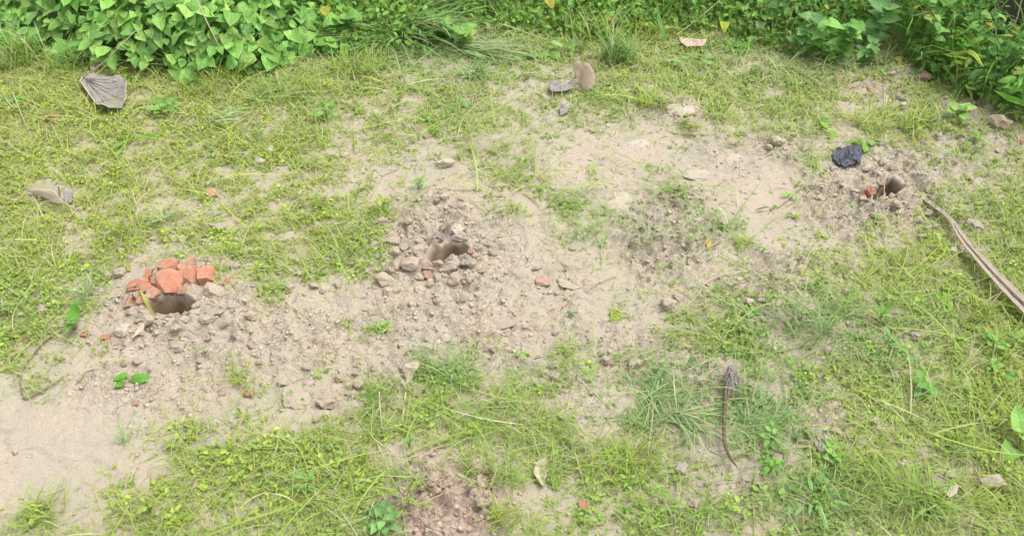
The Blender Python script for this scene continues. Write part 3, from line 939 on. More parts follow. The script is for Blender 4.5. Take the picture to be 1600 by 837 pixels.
OR, DO, PK = (.56, .20, .105), (.44, .22, .145), (.57, .28, .19)
BR = [  # px py w h(depth px) thick(m) tiltx tilty rotz colour lift label
    (268, 444, 38, 42, .030, .50, .05, .05, OR, .030, 'largest orange brick lump, leaning over the left hole'),
    (266, 419, 30, 18, .022, .1, 0, -.2, OR, .034, 'flat orange brick piece behind the largest lump'),
    (299, 434, 27, 32, .026, .35, -.15, .55, OR, .022, 'wedge of orange brick right of the largest lump'),
    (323, 430, 27, 22, .028, .15, .1, .35, OR, .018, 'orange brick piece at the far right of the pile'),
    (300, 409, 11, 20, .014, .2, 0, .1, PK, .016, 'thin pale pink brick sliver at the back of the pile'),
    (217, 446, 32, 20, .020, .2, .1, .25, OR, .016, 'long orange brick piece at the left end of the pile'),
    (233, 450, 22, 16, .018, .3, -.1, .35, OR, .022, 'orange brick piece above the yellow grass blade'),
    (244, 442, 13, 11, .014, .3, 0, -.4, DO, .026, 'small dark brick bit wedged beside the largest lump'),
    (241, 457, 20, 20, .022, .45, 0, -.1, PK, .014, 'dusty pink brick piece at the lip of the left hole'),
    (207, 466, 25, 22, .020, .3, 0, .1, DO, .010, 'soil-dusted brown brick lump in front of the pile'),
    (234, 429, 10, 17, .016, .5, .2, .1, OR, .022, 'upright orange brick sliver behind the left pieces'),
    (286, 421, 16, 16, .018, .2, .3, .7, PK, .026, 'pinkish brick bit between the back pieces of the pile'),
    (286, 455, 14, 12, .014, .3, .3, .2, DO, .012, 'small brick bit tucked under the largest lump'),
    (222, 468, 13, 12, .012, .2, 0, -.3, PK, .008, 'small pink brick bit left of the hole rim'),
    (359, 436, 11, 8, .008, .1, 0, .2, OR, .008, 'orange brick chip lying among clods right of the pile'),
    (350, 440, 7, 6, .006, .1, 0, .2, PK, .006, 'tiny pink brick chip right of the pile'),
    (331, 300, 15, 15, .012, .2, 0, .3, (.66, .31, .21), .008, 'single orange brick chip lying in the grass'),
    (848, 438, 22, 12, .009, .1, .05, .05, (.58, .36, .29), .008, 'pink brick bit alone on smooth bare soil'),
    (1360, 297, 16, 16, .014, .4, .1, .4, (.52, .17, .11), .012, 'red brick piece on the rim of the right hole'),
    (1347, 309, 12, 8, .007, .1, 0, .2, (.55, .38, .29), .006, 'pinkish brick chip below the red one'),
    (1378, 284, 11, 9, .010, .3, 0, -.3, (.34, .21, .15), .004, 'dark red brick piece behind the right hole'),
    (668, 427, 12, 13, .010, .4, .2, .2, (.48, .25, .19), .008, 'red brick chip stuck between clods by the middle hole'),
    (132, 517, 10, 10, .008, .2, 0, 0, (.56, .22, .13), .006, 'orange brick chip beside the upright green leaf'),
    (166, 524, 15, 8, .008, .1, 0, .1, (.52, .2, .13), .005, 'flat red brick chip left of a pale round clod'),
    (42, 528, 9, 6, .006, .1, 0, .1, (.5, .2, .14), .004, 'tiny red brick chip at the left edge of the grass'),
    (211, 626, 10, 8, .006, .1, 0, .1, (.5, .28, .22), .004, 'dull pink brick chip in front of the fallen green leaves'),
    (735, 394, 9, 8, .008, .2, 0, .1, DO, .006, 'small brown brick chip at the right of the middle hole'),
    (1310, 122, 12, 9, .010, .2, 0, .4, (.40, .21, .13), .006, 'rusty brick bit near the reddish soil under the bushes'),
    (1363, 134, 14, 8, .008, .1, 0, .4, (.46, .23, .15), .004, 'flat rusty brick bit on the reddish soil'),
    (1597, 218, 14, 10, .012, .1, 0, .4, (.40, .19, .13), .006, 'rusty brick bit at the right edge under the bushes'),
]
for k, (px, py, wd, hg, th, tx, ty, rz, c, lift, lb) in enumerate(BR):
    p = gp(px, py + 4, 0); s = scl(p.y)
    small = wd < 16
    o = link('brick_chip' if small else 'broken_brick', brick_chunk(k + 3, 2 if small else 3))
    o.location = p + Vector((0, 0, lift * .66))
    o.rotation_euler = (tx, ty, rz)
    fy = 1 / (SP * math.cos(tx) + CP * math.sin(tx) + .12)
    o.scale = (wd / s / 2 * .98, hg / s / 2 * fy, th * .75)
    o.color = (*(np.array(c) * random.uniform(.93, 1.07)), 1)
    tag(o, lb, 'brick chip' if small else 'broken brick', 'pieces of broken brick')
# ------------------------------------------------------------------ dry leaves and litter
M_GREYLEAF = dry_mat('grey_dead_leaf', (.36, .33, .31), (.27, .245, .23), 25)
M_VEIN_SHADE = dry_mat('leaf_vein_and_shade', (.22, .19, .17), (.17, .15, .13), 40)  # dark tone for veins, also for the shade sheet under the folded leaf
M_EDGE = dry_mat('curled_leaf_edge', (.56, .49, .36), (.46, .39, .28), 40)
M_PALELEAF = dry_mat('pale_dead_leaf', (.60, .51, .40), (.50, .42, .32), 30)
M_BROWNLEAF = dry_mat('brown_dead_leaf', (.62, .48, .385), (.52, .39, .31), 30)
M_RUSTLEAF = dry_mat('rust_leaf', (.44, .24, .15), (.36, .19, .12), 40)
M_PLASTIC = dry_mat('black_plastic', (.085, .095, .125), (.055, .06, .08), 60, rough=.3, spec=.6, bd=.003)
M_FROND = dry_mat('dry_frond', (.52, .455, .365), (.43, .375, .30), 14, stretch=(14, 1.2, 6), bd=.003)
M_STALK = dry_mat('dark_dry_stalk', (.185, .14, .09), (.12, .09, .06), 40)
M_FIBRE = dry_mat('grey_fibre', (.46, .42, .38), (.35, .31, .28), 60)
M_TWIG = dry_mat('twig', (.36, .29, .19), (.25, .2, .13), 50)
M_PALEGREY = dry_mat('pale_scrap', (.60, .51, .44), (.52, .44, .37), 30)
M_WOOD = dry_mat('weathered_wood', (.17, .145, .14), (.10, .085, .08), 8, stretch=(6, 6, .8), bd=.004)


def sheet(outline, nring=5, lift=.012, curl=None, centre=None, thick=.0016, sub=2, dz0=0.0):
    """a leaf-like sheet lying where its outline (photo pixels) falls on the ground; curl(u, ang, x, y) lifts it"""
    W = [gp(*p) for p in outline]
    n0 = len(W)
    pts = []
    for i in range(n0):
        for k in range(sub): pts.append(W[i].lerp(W[(i + 1) % n0], k / sub))
    c = gp(*centre) if centre else sum(W, Vector()) / n0
    zb = np.mean([p.z for p in W]) * .5 + c.z * .5
    zs = max(H1(p.x, p.y) for p in pts + [c]) * .6 + zb * .4
    V = [Vector((0, 0, 0))]; info = [(0, 0)]
    for r in range(1, nring + 1):
        f = r / nring
        for i, p in enumerate(pts):
            V.append(Vector(((p.x - c.x) * f, (p.y - c.y) * f, 0))); info.append((f, i / len(pts) * 2 * math.pi))
    size = max((p - c).length for p in pts)
    for v, (f, a) in zip(V, info):
        v.z = zs - c.z + lift + dz0 + (curl(f, a, v.x / size, v.y / size) * size if curl else .1 * f * f * size)
        v.z = max(v.z, H1(c.x + v.x, c.y + v.y) - c.z + .003)
    m = len(pts); F = []
    for i in range(m): F.append((0, 1 + i, 1 + (i + 1) % m))
    for r in range(nring - 1):
        for i in range(m):
            a = 1 + r * m + i; b = 1 + r * m + (i + 1) % m
            F.append((a, a + m, b + m, b))
    nv = len(V)
    V2 = V + [v - Vector((0, 0, thick)) for v in V]
    F2 = F + [tuple(i + nv for i in reversed(f)) for f in F]
    o0 = 1 + (nring - 1) * m
    for i in range(m): F2.append((o0 + i, o0 + nv + i, o0 + nv + (i + 1) % m, o0 + (i + 1) % m))
    return V2, F2, c, size


def wav(seed, amp=.08, fr=3):
    return lambda f, a, x, y: amp * mnoise.noise(Vector((x * fr + seed, y * fr, seed * 1.7)))


def add_leaf(name, outline, mat, label, cat, curl=None, lift=.01, **kw):
    V, F, c, size = sheet(outline, curl=curl, lift=lift, **kw)
    o = link(name, pymesh(name, V, F, mat), loc=c)
    if label: tag(o, label, cat)
    return o, c, size


# big grey leaf with radiating veins
big_out = [(131, 141), (136, 132), (143, 126), (160, 124), (172, 126), (184, 127), (194, 134), (203, 145), (201, 155), (200, 162), (196, 172), (193, 178), (184, 180), (176, 182), (166, 179), (158, 177), (151, 168), (144, 158), (137, 149)]
bc = (166, 152)
curl_big = lambda f, a, x, y: .10 * f ** 3 + .05 * math.sin(a * 3 + 1) * f + .05 * mnoise.noise(Vector((x * 3, y * 3, 2))) + .05
ob, cb, sb = add_leaf('dead_leaf', big_out, M_GREYLEAF, 'big grey dried leaf with dark radiating veins below the creeper', 'dead leaf', curl_big, .006, centre=bc, nring=7, sub=3)
import_pts = ob.data.vertices
root2 = gp(138, 135)


def leaf_z(o, c, x, y):
    b = min(o.data.vertices, key=lambda v: (v.co.x + c.x - x) ** 2 + (v.co.y + c.y - y) ** 2 - (v.co.z) * 1e-3)
    return b.co.z


for k, tipp in enumerate([(181, 130), (196, 138), (199, 150), (196, 164), (188, 175), (172, 178), (156, 170)]):
    tp = gp(*tipp); pts = []
    for s in range(9):
        t = s / 8; q = root2.lerp(tp, t); q.x += .006 * math.sin(t * 3.1) * (1 if k % 2 else -1)
        pts.append((q.x - cb.x, q.y - cb.y, leaf_z(ob, cb, q.x, q.y) + .0012))
    v, f = tube(smooth_path(pts, 3), [max(.0006, .0026 * (1 - s / 26)) for s in range(25)], 5)
    link('vein', pymesh('vein', v, f, M_VEIN_SHADE), ob)
edge_pts = [(v.co.x, v.co.y, v.co.z + .002) for v in list(ob.data.vertices)[1 + 6 * 57: 1 + 7 * 57]]
seg = edge_pts[38:57] + edge_pts[:3]
v, f = tube(seg, [.0035] * len(seg), 6); link('curled_edge', pymesh('curled_edge', v, f, M_EDGE), ob)
seg = edge_pts[20:30]
v, f = tube(seg, [.0028] * len(seg), 6); link('curled_edge', pymesh('curled_edge', v, f, M_EDGE), ob)

# torn papery tip behind it
add_leaf('dead_leaf', [(143, 112), (148, 100), (156, 103), (161, 106), (157, 113), (152, 116), (146, 118)], M_PALELEAF, 'small torn tan leaf between the big grey leaf and the creeper', 'dead leaf', wav(3, .4), .02)

# folded dry leaf
fc = gp(78, 302)
fold = bpy.data.objects.new('folded_dry_leaf', None); COL.objects.link(fold); fold.location = fc
tag(fold, 'folded dry leaf with a pale upper face at the left edge of the grass', 'dead leaf')


def quadsheet(corners, nu, nv, thick, bulge=0.0, seed=0):
    a, b, c_, d = [Vector(q) for q in corners]; V = []; F = []
    for j in range(nv + 1):
        for i in range(nu + 1):
            u, w_ = i / nu, j / nv
            p = a.lerp(b, u).lerp(d.lerp(c_, u), w_)
            p.z += bulge * math.sin(math.pi * u) * math.sin(math.pi * min(1, w_ + .15)) + .003 * mnoise.noise(Vector((u * 4, w_ * 4, seed)))
            V.append(p)
    n = len(V); V += [v - Vector((0, -thick * .6, thick)) for v in V]
    for j in range(nv):
        for i in range(nu):
            q = j * (nu + 1) + i; f = (q, q + 1, q + nu + 2, q + nu + 1)
            F.append(f); F.append(tuple(k + n for k in f[::-1]))
    rim = [i for i in range(nu + 1)] + [j * (nu + 1) + nu for j in range(1, nv + 1)] + [nv * (nu + 1) + i for i in range(nu - 1, -1, -1)] + [j * (nu + 1) for j in range(nv - 1, 0, -1)]
    for i, q in enumerate(rim):
        q2 = rim[(i + 1) % len(rim)]; F.append((q, q + n, q2 + n, q2))
    return V, F


def part_sheet(name, corners, mat, parent, org, bulge=.01, nu=8, nv=6, seed=0, thick=.002):
    V, F = quadsheet([Vector(c) - org for c in corners], nu, nv, thick, bulge, seed)
    return link(name, pymesh(name, V, F, mat), parent)


yb = gp(78, 312).y
part_sheet('leaf_blade', [gp(38, 296, .05), gp(86, 297, .085), gp(99, 319, .05), gp(92, 319, .045)], M_PALELEAF, fold, fc, .012, 10, 6, 1)
part_sheet('folded_flap', [gp(99, 297, .045), gp(114, 296, .03), gp(112, 317, .012), gp(100, 316, .02)], M_GREYLEAF, fold, fc, .004, 5, 5, 2)
part_sheet('under_leaf_shade', [gp(38, 293, .028), gp(92, 314, .028), gp(88, 309, .006), gp(50, 302, .004)], M_VEIN_SHADE, fold, fc, -.003, 8, 3, 3)  # dark sheet standing in for the shadow beneath the folded blade
v, f = tube([gp(98, 316, .02) - fc, gp(108, 321, .015) - fc, gp(120, 328, .006) - fc], [.006, .004, .002], 6)
link('stalk', pymesh('stalk', v, f, M_PALELEAF), fold)
v, f = tube([gp(91, 292, .062) - fc, gp(93, 300, .055) - fc, gp(93, 309, .045) - fc], [.003, .004, .003], 6)
link('fold_crease', pymesh('fold_crease', v, f, M_VEIN_SHADE), fold)

# split brown leaf, standing
sc_ = gp(910, 140)
sp_ = bpy.data.objects.new('split_brown_leaf', None); COL.objects.link(sp_); sp_.location = sc_
tag(sp_, 'pinkish brown dried leaf split in two lobes and standing upright', 'dead leaf')


def standing(name, outline, mat, parent, org, ybase, lean, bulge, seed):
    """a sheet that leans back from its foot; outline in photo pixels"""
    P = []
    for (px, py) in outline:
        d = ray(px, py); foot = ybase
        # plane through the foot line, leaning back by 'lean'
        t = (foot + (CAM_H - org.z) * lean) / (d[1] - d[2] * lean) if False else None
        # y = ybase + lean*(z - z0), z = CAM_H + d2*s, y = d1*s
        s = (foot + lean * (CAM_H - org.z)) / (d[1] - lean * d[2])
        P.append(Vector((d[0] * s, d[1] * s, CAM_H + d[2] * s)))
    c = sum(P, Vector()) / len(P); n0 = len(P); pts = []
    for i in range(n0):
        for k in range(2): pts.append(P[i].lerp(P[(i + 1) % n0], k / 2))
    nrm = Vector((0, -1, lean)).normalized()
    sz = max((p - c).length for p in pts); V = [c.copy()]
    for r in range(1, 5):
        for p in pts: V.append(c.lerp(p, r / 4))
    out = []
    for q in V:
        u = (q.x - c.x) / sz
        out.append(q - org + nrm * (bulge * sz * (1 - u * u * 4) + .03 * sz * mnoise.noise(q * 30 + Vector((seed, 0, 0)))))
    m = len(pts); F = [(0, 1 + i, 1 + (i + 1) % m) for i in range(m)]
    for r in range(3):
        for i in range(m):
            a = 1 + r * m + i; b = 1 + r * m + (i + 1) % m; F.append((a, a + m, b + m, b))
    n = len(out); out += [v - nrm * .002 for v in out]; F += [tuple(k + n for k in reversed(f)) for f in F]
    o0 = 1 + 3 * m
    for i in range(m): F.append((o0 + i, o0 + n + i, o0 + n + (i + 1) % m, o0 + (i + 1) % m))
    return link(name, pymesh(name, out, F, mat), parent)


Y0 = gp(914, 143).y
standing('leaf_lobe', [(895, 99), (900, 95), (905, 94), (909, 101), (908, 112), (908, 125), (913, 138), (909, 140), (903, 128), (897, 113)], M_BROWNLEAF, sp_, sc_, Y0 + .015, .35, .18, 1)
standing('leaf_lobe', [(912, 97), (919, 98), (924, 105), (930, 117), (929, 132), (925, 140), (918, 143), (911, 142), (907, 134), (908, 118)], M_BROWNLEAF, sp_, sc_, Y0, .35, .25, 2)
v, f = tube([gp(918, 141, .012) - sc_, gp(926, 146, .008) - sc_, gp(931, 150, .004) - sc_], [.004, .003, .002], 6); link('leaf_stalk', pymesh('leaf_stalk', v, f, M_BROWNLEAF), sp_)
v, f = tube([gp(900, 97, .12) - sc_, gp(899, 93, .13) - sc_, gp(896, 89, .135) - sc_], [.002, .002, .0015], 5); link('leaf_tip', pymesh('leaf_tip', v, f, M_EDGE), sp_)

add_leaf('dead_leaf', [(857, 137), (863, 133), (872, 132), (880, 137), (889, 141), (895, 139), (900, 131), (898, 142), (890, 148), (878, 151), (866, 151), (857, 149)], M_GREYLEAF, 'crumpled grey leaf curl lying left of the split brown leaf', 'dead leaf', lambda f, a, x, y: .25 * abs(y) + .15 * mnoise.noise(Vector((x * 4, y * 4, 5))), .015)
add_leaf('dead_leaf', [(875, 170), (880, 166), (886, 170), (888, 178), (882, 183), (875, 183)], M_GREYLEAF, 'little dark grey leaf scrap in front of the grey leaf curl', 'dead leaf', wav(5, .3), .01)
add_leaf('dead_leaf', [(1059, 65), (1068, 66), (1078, 65), (1089, 68), (1103, 70), (1100, 77), (1092, 81), (1082, 79), (1070, 81), (1063, 74)], M_BROWNLEAF, 'curled tan dead leaf lying in bright grass near the top', 'dead leaf', lambda f, a, x, y: .12 * x * x + .12 * mnoise.noise(Vector((x * 4, y * 4, 9))), .02)
add_leaf('dead_leaf', [(833, 744), (837, 731), (845, 723), (852, 721), (855, 724), (852, 736), (855, 749), (850, 756), (851, 764), (844, 762), (837, 752)], M_PALELEAF, 'half-moon shaped beige dead leaf near the bottom edge', 'dead leaf', lambda f, a, x, y: .35 * f * f * (1 if x < 0 else .6) + .05 * mnoise.noise(Vector((x * 3, y * 3, 1))), .006)
add_leaf('dead_leaf', [(902, 784), (910, 782), (920, 791), (919, 798), (911, 799), (904, 793)], M_RUSTLEAF, 'small oval rust-brown leaf near the bottom edge', 'dead leaf', wav(7, .15), .008)
scr = add_leaf('pale_scrap', [(1462, 765), (1478, 765), (1490, 771), (1489, 779), (1480, 784), (1470, 776)], M_PALEGREY, 'pale folded scrap of dry sheath among the lower right grass', 'scrap', lambda f, a, x, y: .3 * (x if x > 0 else 0) + .1 * mnoise.noise(Vector((x * 3, y * 3, 4))), .02)[0]
V, F, c2, _ = sheet([(1446, 757), (1461, 762), (1468, 775), (1464, 780), (1452, 768)], curl=wav(8, .2), lift=.012)
link('folded_flap', pymesh('folded_flap', [v + c2 - scr.location for v in V], F, M_PALELEAF), scr)
for ol, lb, mt in [([(380, 612), (388, 608), (399, 610), (400, 616), (390, 622), (382, 620)], 'small orange-tan dead leaf at the edge of the lower left grass', M_RUSTLEAF),
                   ([(1487, 387), (1497, 388), (1500, 396), (1490, 400), (1482, 394)], 'pale grey dead leaf under the middle of the long frond stalk', M_PALEGREY),
                   ([(1175, 36), (1186, 34), (1190, 45), (1184, 54), (1172, 52), (1168, 44)], None, None),
                   ([(352, 184), (366, 181), (379, 185), (376, 192), (360, 192)], 'flat pale leaf scrap in grass to the right of the creeper foot', M_PALEGREY),
                   ([(70, 175), (84, 178), (96, 184), (88, 195), (74, 192)], 'reddish brown leaf litter showing through grass left of the big grey leaf', M_RUSTLEAF),
                   ([(1100, 377), (1109, 380), (1112, 388), (1105, 392), (1103, 384)], 'small yellow-orange leaf on the greenish ground right of the dark gravel', None),
                   ([(463, 320), (472, 318), (474, 326), (466, 328)], 'small orange leaf fragment in middle left grass', M_RUSTLEAF),
                   ([(205, 534), (213, 524), (221, 517), (230, 511), (225, 520), (214, 530)], 'narrow pale dead blade lying right of the white round clod', M_PALELEAF)]:
    if mt is None and lb is None: continue
    if mt is None:
        mt = dry_mat('yellow_leaf', (.58, .42, .10), (.48, .36, .1), 40)
    add_leaf('dead_leaf', ol, mt, lb, 'dead leaf', wav(len(lb), .18), .008)

# black plastic
pl_o = [(1299, 242), (1308, 237), (1324, 234), (1341, 236), (1345, 245), (1343, 260), (1336, 258), (1327, 264), (1318, 266), (1309, 261), (1301, 253)]


def crump(f, a, x, y):
    q = Vector((x * 2.6, y * 2.6, 3))
    return (1 - f ** 2) * .05 + .20 * (abs(mnoise.noise(q * 1.2)) + .9 * abs(mnoise.noise(q * 2.9))) * (1 - .25 * f)


pls = add_leaf('plastic_scrap', pl_o, M_PLASTIC, 'crumpled blue-black plastic bag scrap behind the right hole', 'plastic scrap', crump, .004, nring=12, sub=4)[0]
pls.data.set_sharp_from_angle(angle=R(22))

# long dry frond stalk on the right
fr_px = [(1449, 300), (1456, 312), (1472, 329), (1488, 346), (1500, 366), (1514, 384), (1534, 407), (1553, 428), (1573, 449), (1592, 468), (1612, 488), (1634, 510)]
fr_w = [5, 7, 8, 9, 13, 17, 20, 23, 26, 28, 30, 30]
fr_z = [.012, .022, .03, .04, .045, .05, .055, .057, .057, .054, .05, .045]
fo = gp(1534, 420)
frond = bpy.data.objects.new('frond_stalk', None); COL.objects.link(frond); frond.location = fo
tag(frond, 'long dry tapering palm frond stalk lying at the right edge', 'frond stalk')
cp = smooth_path([gp(px, py, z) for (px, py), z in zip(fr_px, fr_z)], 6)
cw = np.interp(np.linspace(0, len(fr_w) - 1, len(cp)), range(len(fr_w)), fr_w)
V = []; F = []; nc = 9
for i, p in enumerate(cp):
    t = (cp[min(i + 1, len(cp) - 1)] - cp[max(i - 1, 0)]).normalized(); sd_ = t.cross(Vector((0, 0, 1))).normalized()
    wd = cw[i] / scl(p.y) * .5 * .92
    for k in range(nc):
        u = k / (nc - 1) * 2 - 1
        z = wd * (.16 * abs(u) ** 2 - .1 + .05 * math.cos(u * 5)) + .0015 * math.sin(k * 2.3 + i * .05) + .002 * mnoise.noise(p * 40 + Vector((0, 0, k)))
        V.append(p - fo + sd_ * u * wd * (1 + .05 * mnoise.noise(p * 25 + Vector((0, u, 0)))) + Vector((0, 0, z)))
n = len(V); V += [v - Vector((0, 0, .004)) for v in V]
for i in range(len(cp) - 1):
    for k in range(nc - 1):
        a = i * nc + k; f = (a, a + 1, a + nc + 1, a + nc); F.append(f); F.append(tuple(q + n for q in reversed(f)))
    for k in (0, nc - 1):
        a = i * nc + k; F.append((a, a + nc, a + nc + n, a + n))
link('channel', pymesh('channel', V, F, M_FROND), frond)
v, f = tube([p - fo + Vector((0, 0, -.004)) for p in cp[4:]], [max(.003, c_ / scl(p.y) * .15) for p, c_ in zip(cp[4:], cw[4:])], 6)
link('keel', pymesh('keel', v, f, M_STALK), frond)
v, f = tube([gp(1446, 291, .012) - fo, gp(1449, 300, .014) - fo, gp(1452, 307, .016) - fo], [.0035, .006, .006], 6)
link('reddish_tip', pymesh('reddish_tip', v, f, M_RUSTLEAF), frond)
for k in range(7):
    a = cp[-8 + k % 4] - fo; d = Vector((random.uniform(-.02, .03), random.uniform(-.04, -.01), random.uniform(-.01, .01)))
    v, f = tube([a, a + d * .5, a + d], [.0015, .0012, .0006], 4); link('torn_fibre', pymesh('torn_fibre', v, f, M_FIBRE), frond)

# tufted dry stalk
st_px = [(1139, 585), (1134, 605), (1133, 625), (1132, 648), (1131, 668), (1132, 690), (1137, 706), (1144, 718), (1152, 729)]
so = gp(1135, 660)
stk = bpy.data.objects.new('tufted_stalk', None); COL.objects.link(stk); stk.location = so
tag(stk, 'dark dry curved stalk ending in a grey fibrous tuft', 'dry stalk')
cp = smooth_path([gp(px, py, .032) for px, py in st_px], 5)
v, f = tube([p - so for p in cp], list(np.interp(np.linspace(0, 1, len(cp)), [0, .2, .6, .85, 1], [.005, .0062, .0056, .0042, .0015])), 8)
link('stalk', pymesh('stalk', v, f, M_STALK), stk)
VF = []
for k in range(75):
    a0 = gp(1143 + random.uniform(-7, 9), 571 + random.uniform(-2, 7), .03 + random.uniform(0, .03))
    e = gp(1138 + random.gauss(5, 9), 600 + random.uniform(-8, 24), random.uniform(.012, .035))
    m_ = a0.lerp(e, .5) + Vector((random.uniform(-.006, .006), 0, random.uniform(0, .015)))
    VF.append(tube([q - so for q in smooth_path([a0, m_, e], 3)], list(np.linspace(.0015, .0006, 7)), 4))
v, f = join(*VF); tag(link('fibre_tuft', pymesh('fibre_tuft', v, f, M_FIBRE), stk), kind='stuff')
for (ax_, ay_, bx_, by_) in [(1152, 580, 1157, 612), (1150, 578, 1163, 596)]:
    v, f = tube([gp(ax_, ay_, .02) - so, gp((ax_ + bx_) / 2 + 2, (ay_ + by_) / 2, .012) - so, gp(bx_, by_, .006) - so], [.003, .0025, .0012], 5)
    link('loose_bract', pymesh('loose_bract', v, f, M_EDGE), stk)


# twigs and vines
def stick(name, pxs, r0, r1, mat, label, cat, z=.008, k=5, sides=5, zs=None, col=None, group=None):
    P = [gp(p[0], p[1], (zs[i] if zs else z)) for i, p in enumerate(pxs)]
    c = P[len(P) // 2].copy(); cp = smooth_path(P, k)
    v, f = tube([p - c for p in cp], list(np.linspace(r0, r1, len(cp))), sides)
    o = link(name, pymesh(name, v, f, mat), loc=c)
    if col is not None: o.color = (*col, 1)
    if label: tag(o, label, cat, group)
    return o


stick('vine_twig', [(107, 507), (92, 519), (77, 527), (61, 541), (50, 556), (41, 566), (34, 580), (32, 597), (35, 615), (42, 622), (54, 616), (67, 610), (84, 599), (99, 589)], .0038, .0022, M_TWIG, 'looping brown vine twig on bare soil at the left edge', 'twig')
stick('twig', [(118, 600), (128, 591), (135, 585), (150, 575)], .002, .0012, M_TWIG, 'short crooked twig right of the looping vine', 'twig')
stick('twig', [(1215, 325), (1232, 312), (1250, 296), (1262, 291), (1282, 290), (1298, 290)], .0022, .0012, M_TWIG, 'thin dark bent twig to the left of the right hole', 'twig')
stick('twig', [(1470, 331), (1500, 337), (1520, 342), (1540, 350)], .004, .002, M_TWIG, 'thin brown twig crossing beneath the frond stalk top', 'twig')
stick('twig', [(1362, 60), (1370, 72), (1378, 88), (1384, 100)], .004, .003, M_TWIG, 'short dark stick in the shade beside the bushes', 'twig')
stick('twig', [(1365, 97), (1382, 90), (1392, 80), (1402, 70)], .0025, .0012, M_TWIG, 'thin pale stick leaning out of the bushes', 'twig', zs=[.01, .04, .06, .08])
stick('twig', [(1283, 143), (1290, 150), (1299, 158), (1307, 163)], .005, .003, M_TWIG, 'pale crooked stick in the grass before the reddish soil', 'twig')
stick('twig', [(1322, 477), (1335, 470), (1347, 466), (1356, 471), (1367, 478)], .003, .0015, M_TWIG, 'short pale bent twig in the right-hand weeds', 'twig')
stick('twig', [(360, 668), (372, 663), (380, 660)], .0022, .0012, M_TWIG, 'small dead twig on soil beside the lower left grass', 'twig')
stick('twig', [(1250, 437), (1275, 447), (1300, 455), (1320, 456)], .0024, .0014, M_TWIG, 'dark thin twig along the crest of the right mound', 'twig')
STRAWC = {'p': (.60, .56, .34), 'y': (.46, .48, .12), 'g': (.30, .42, .12), 'w': (.68, .66, .52)}
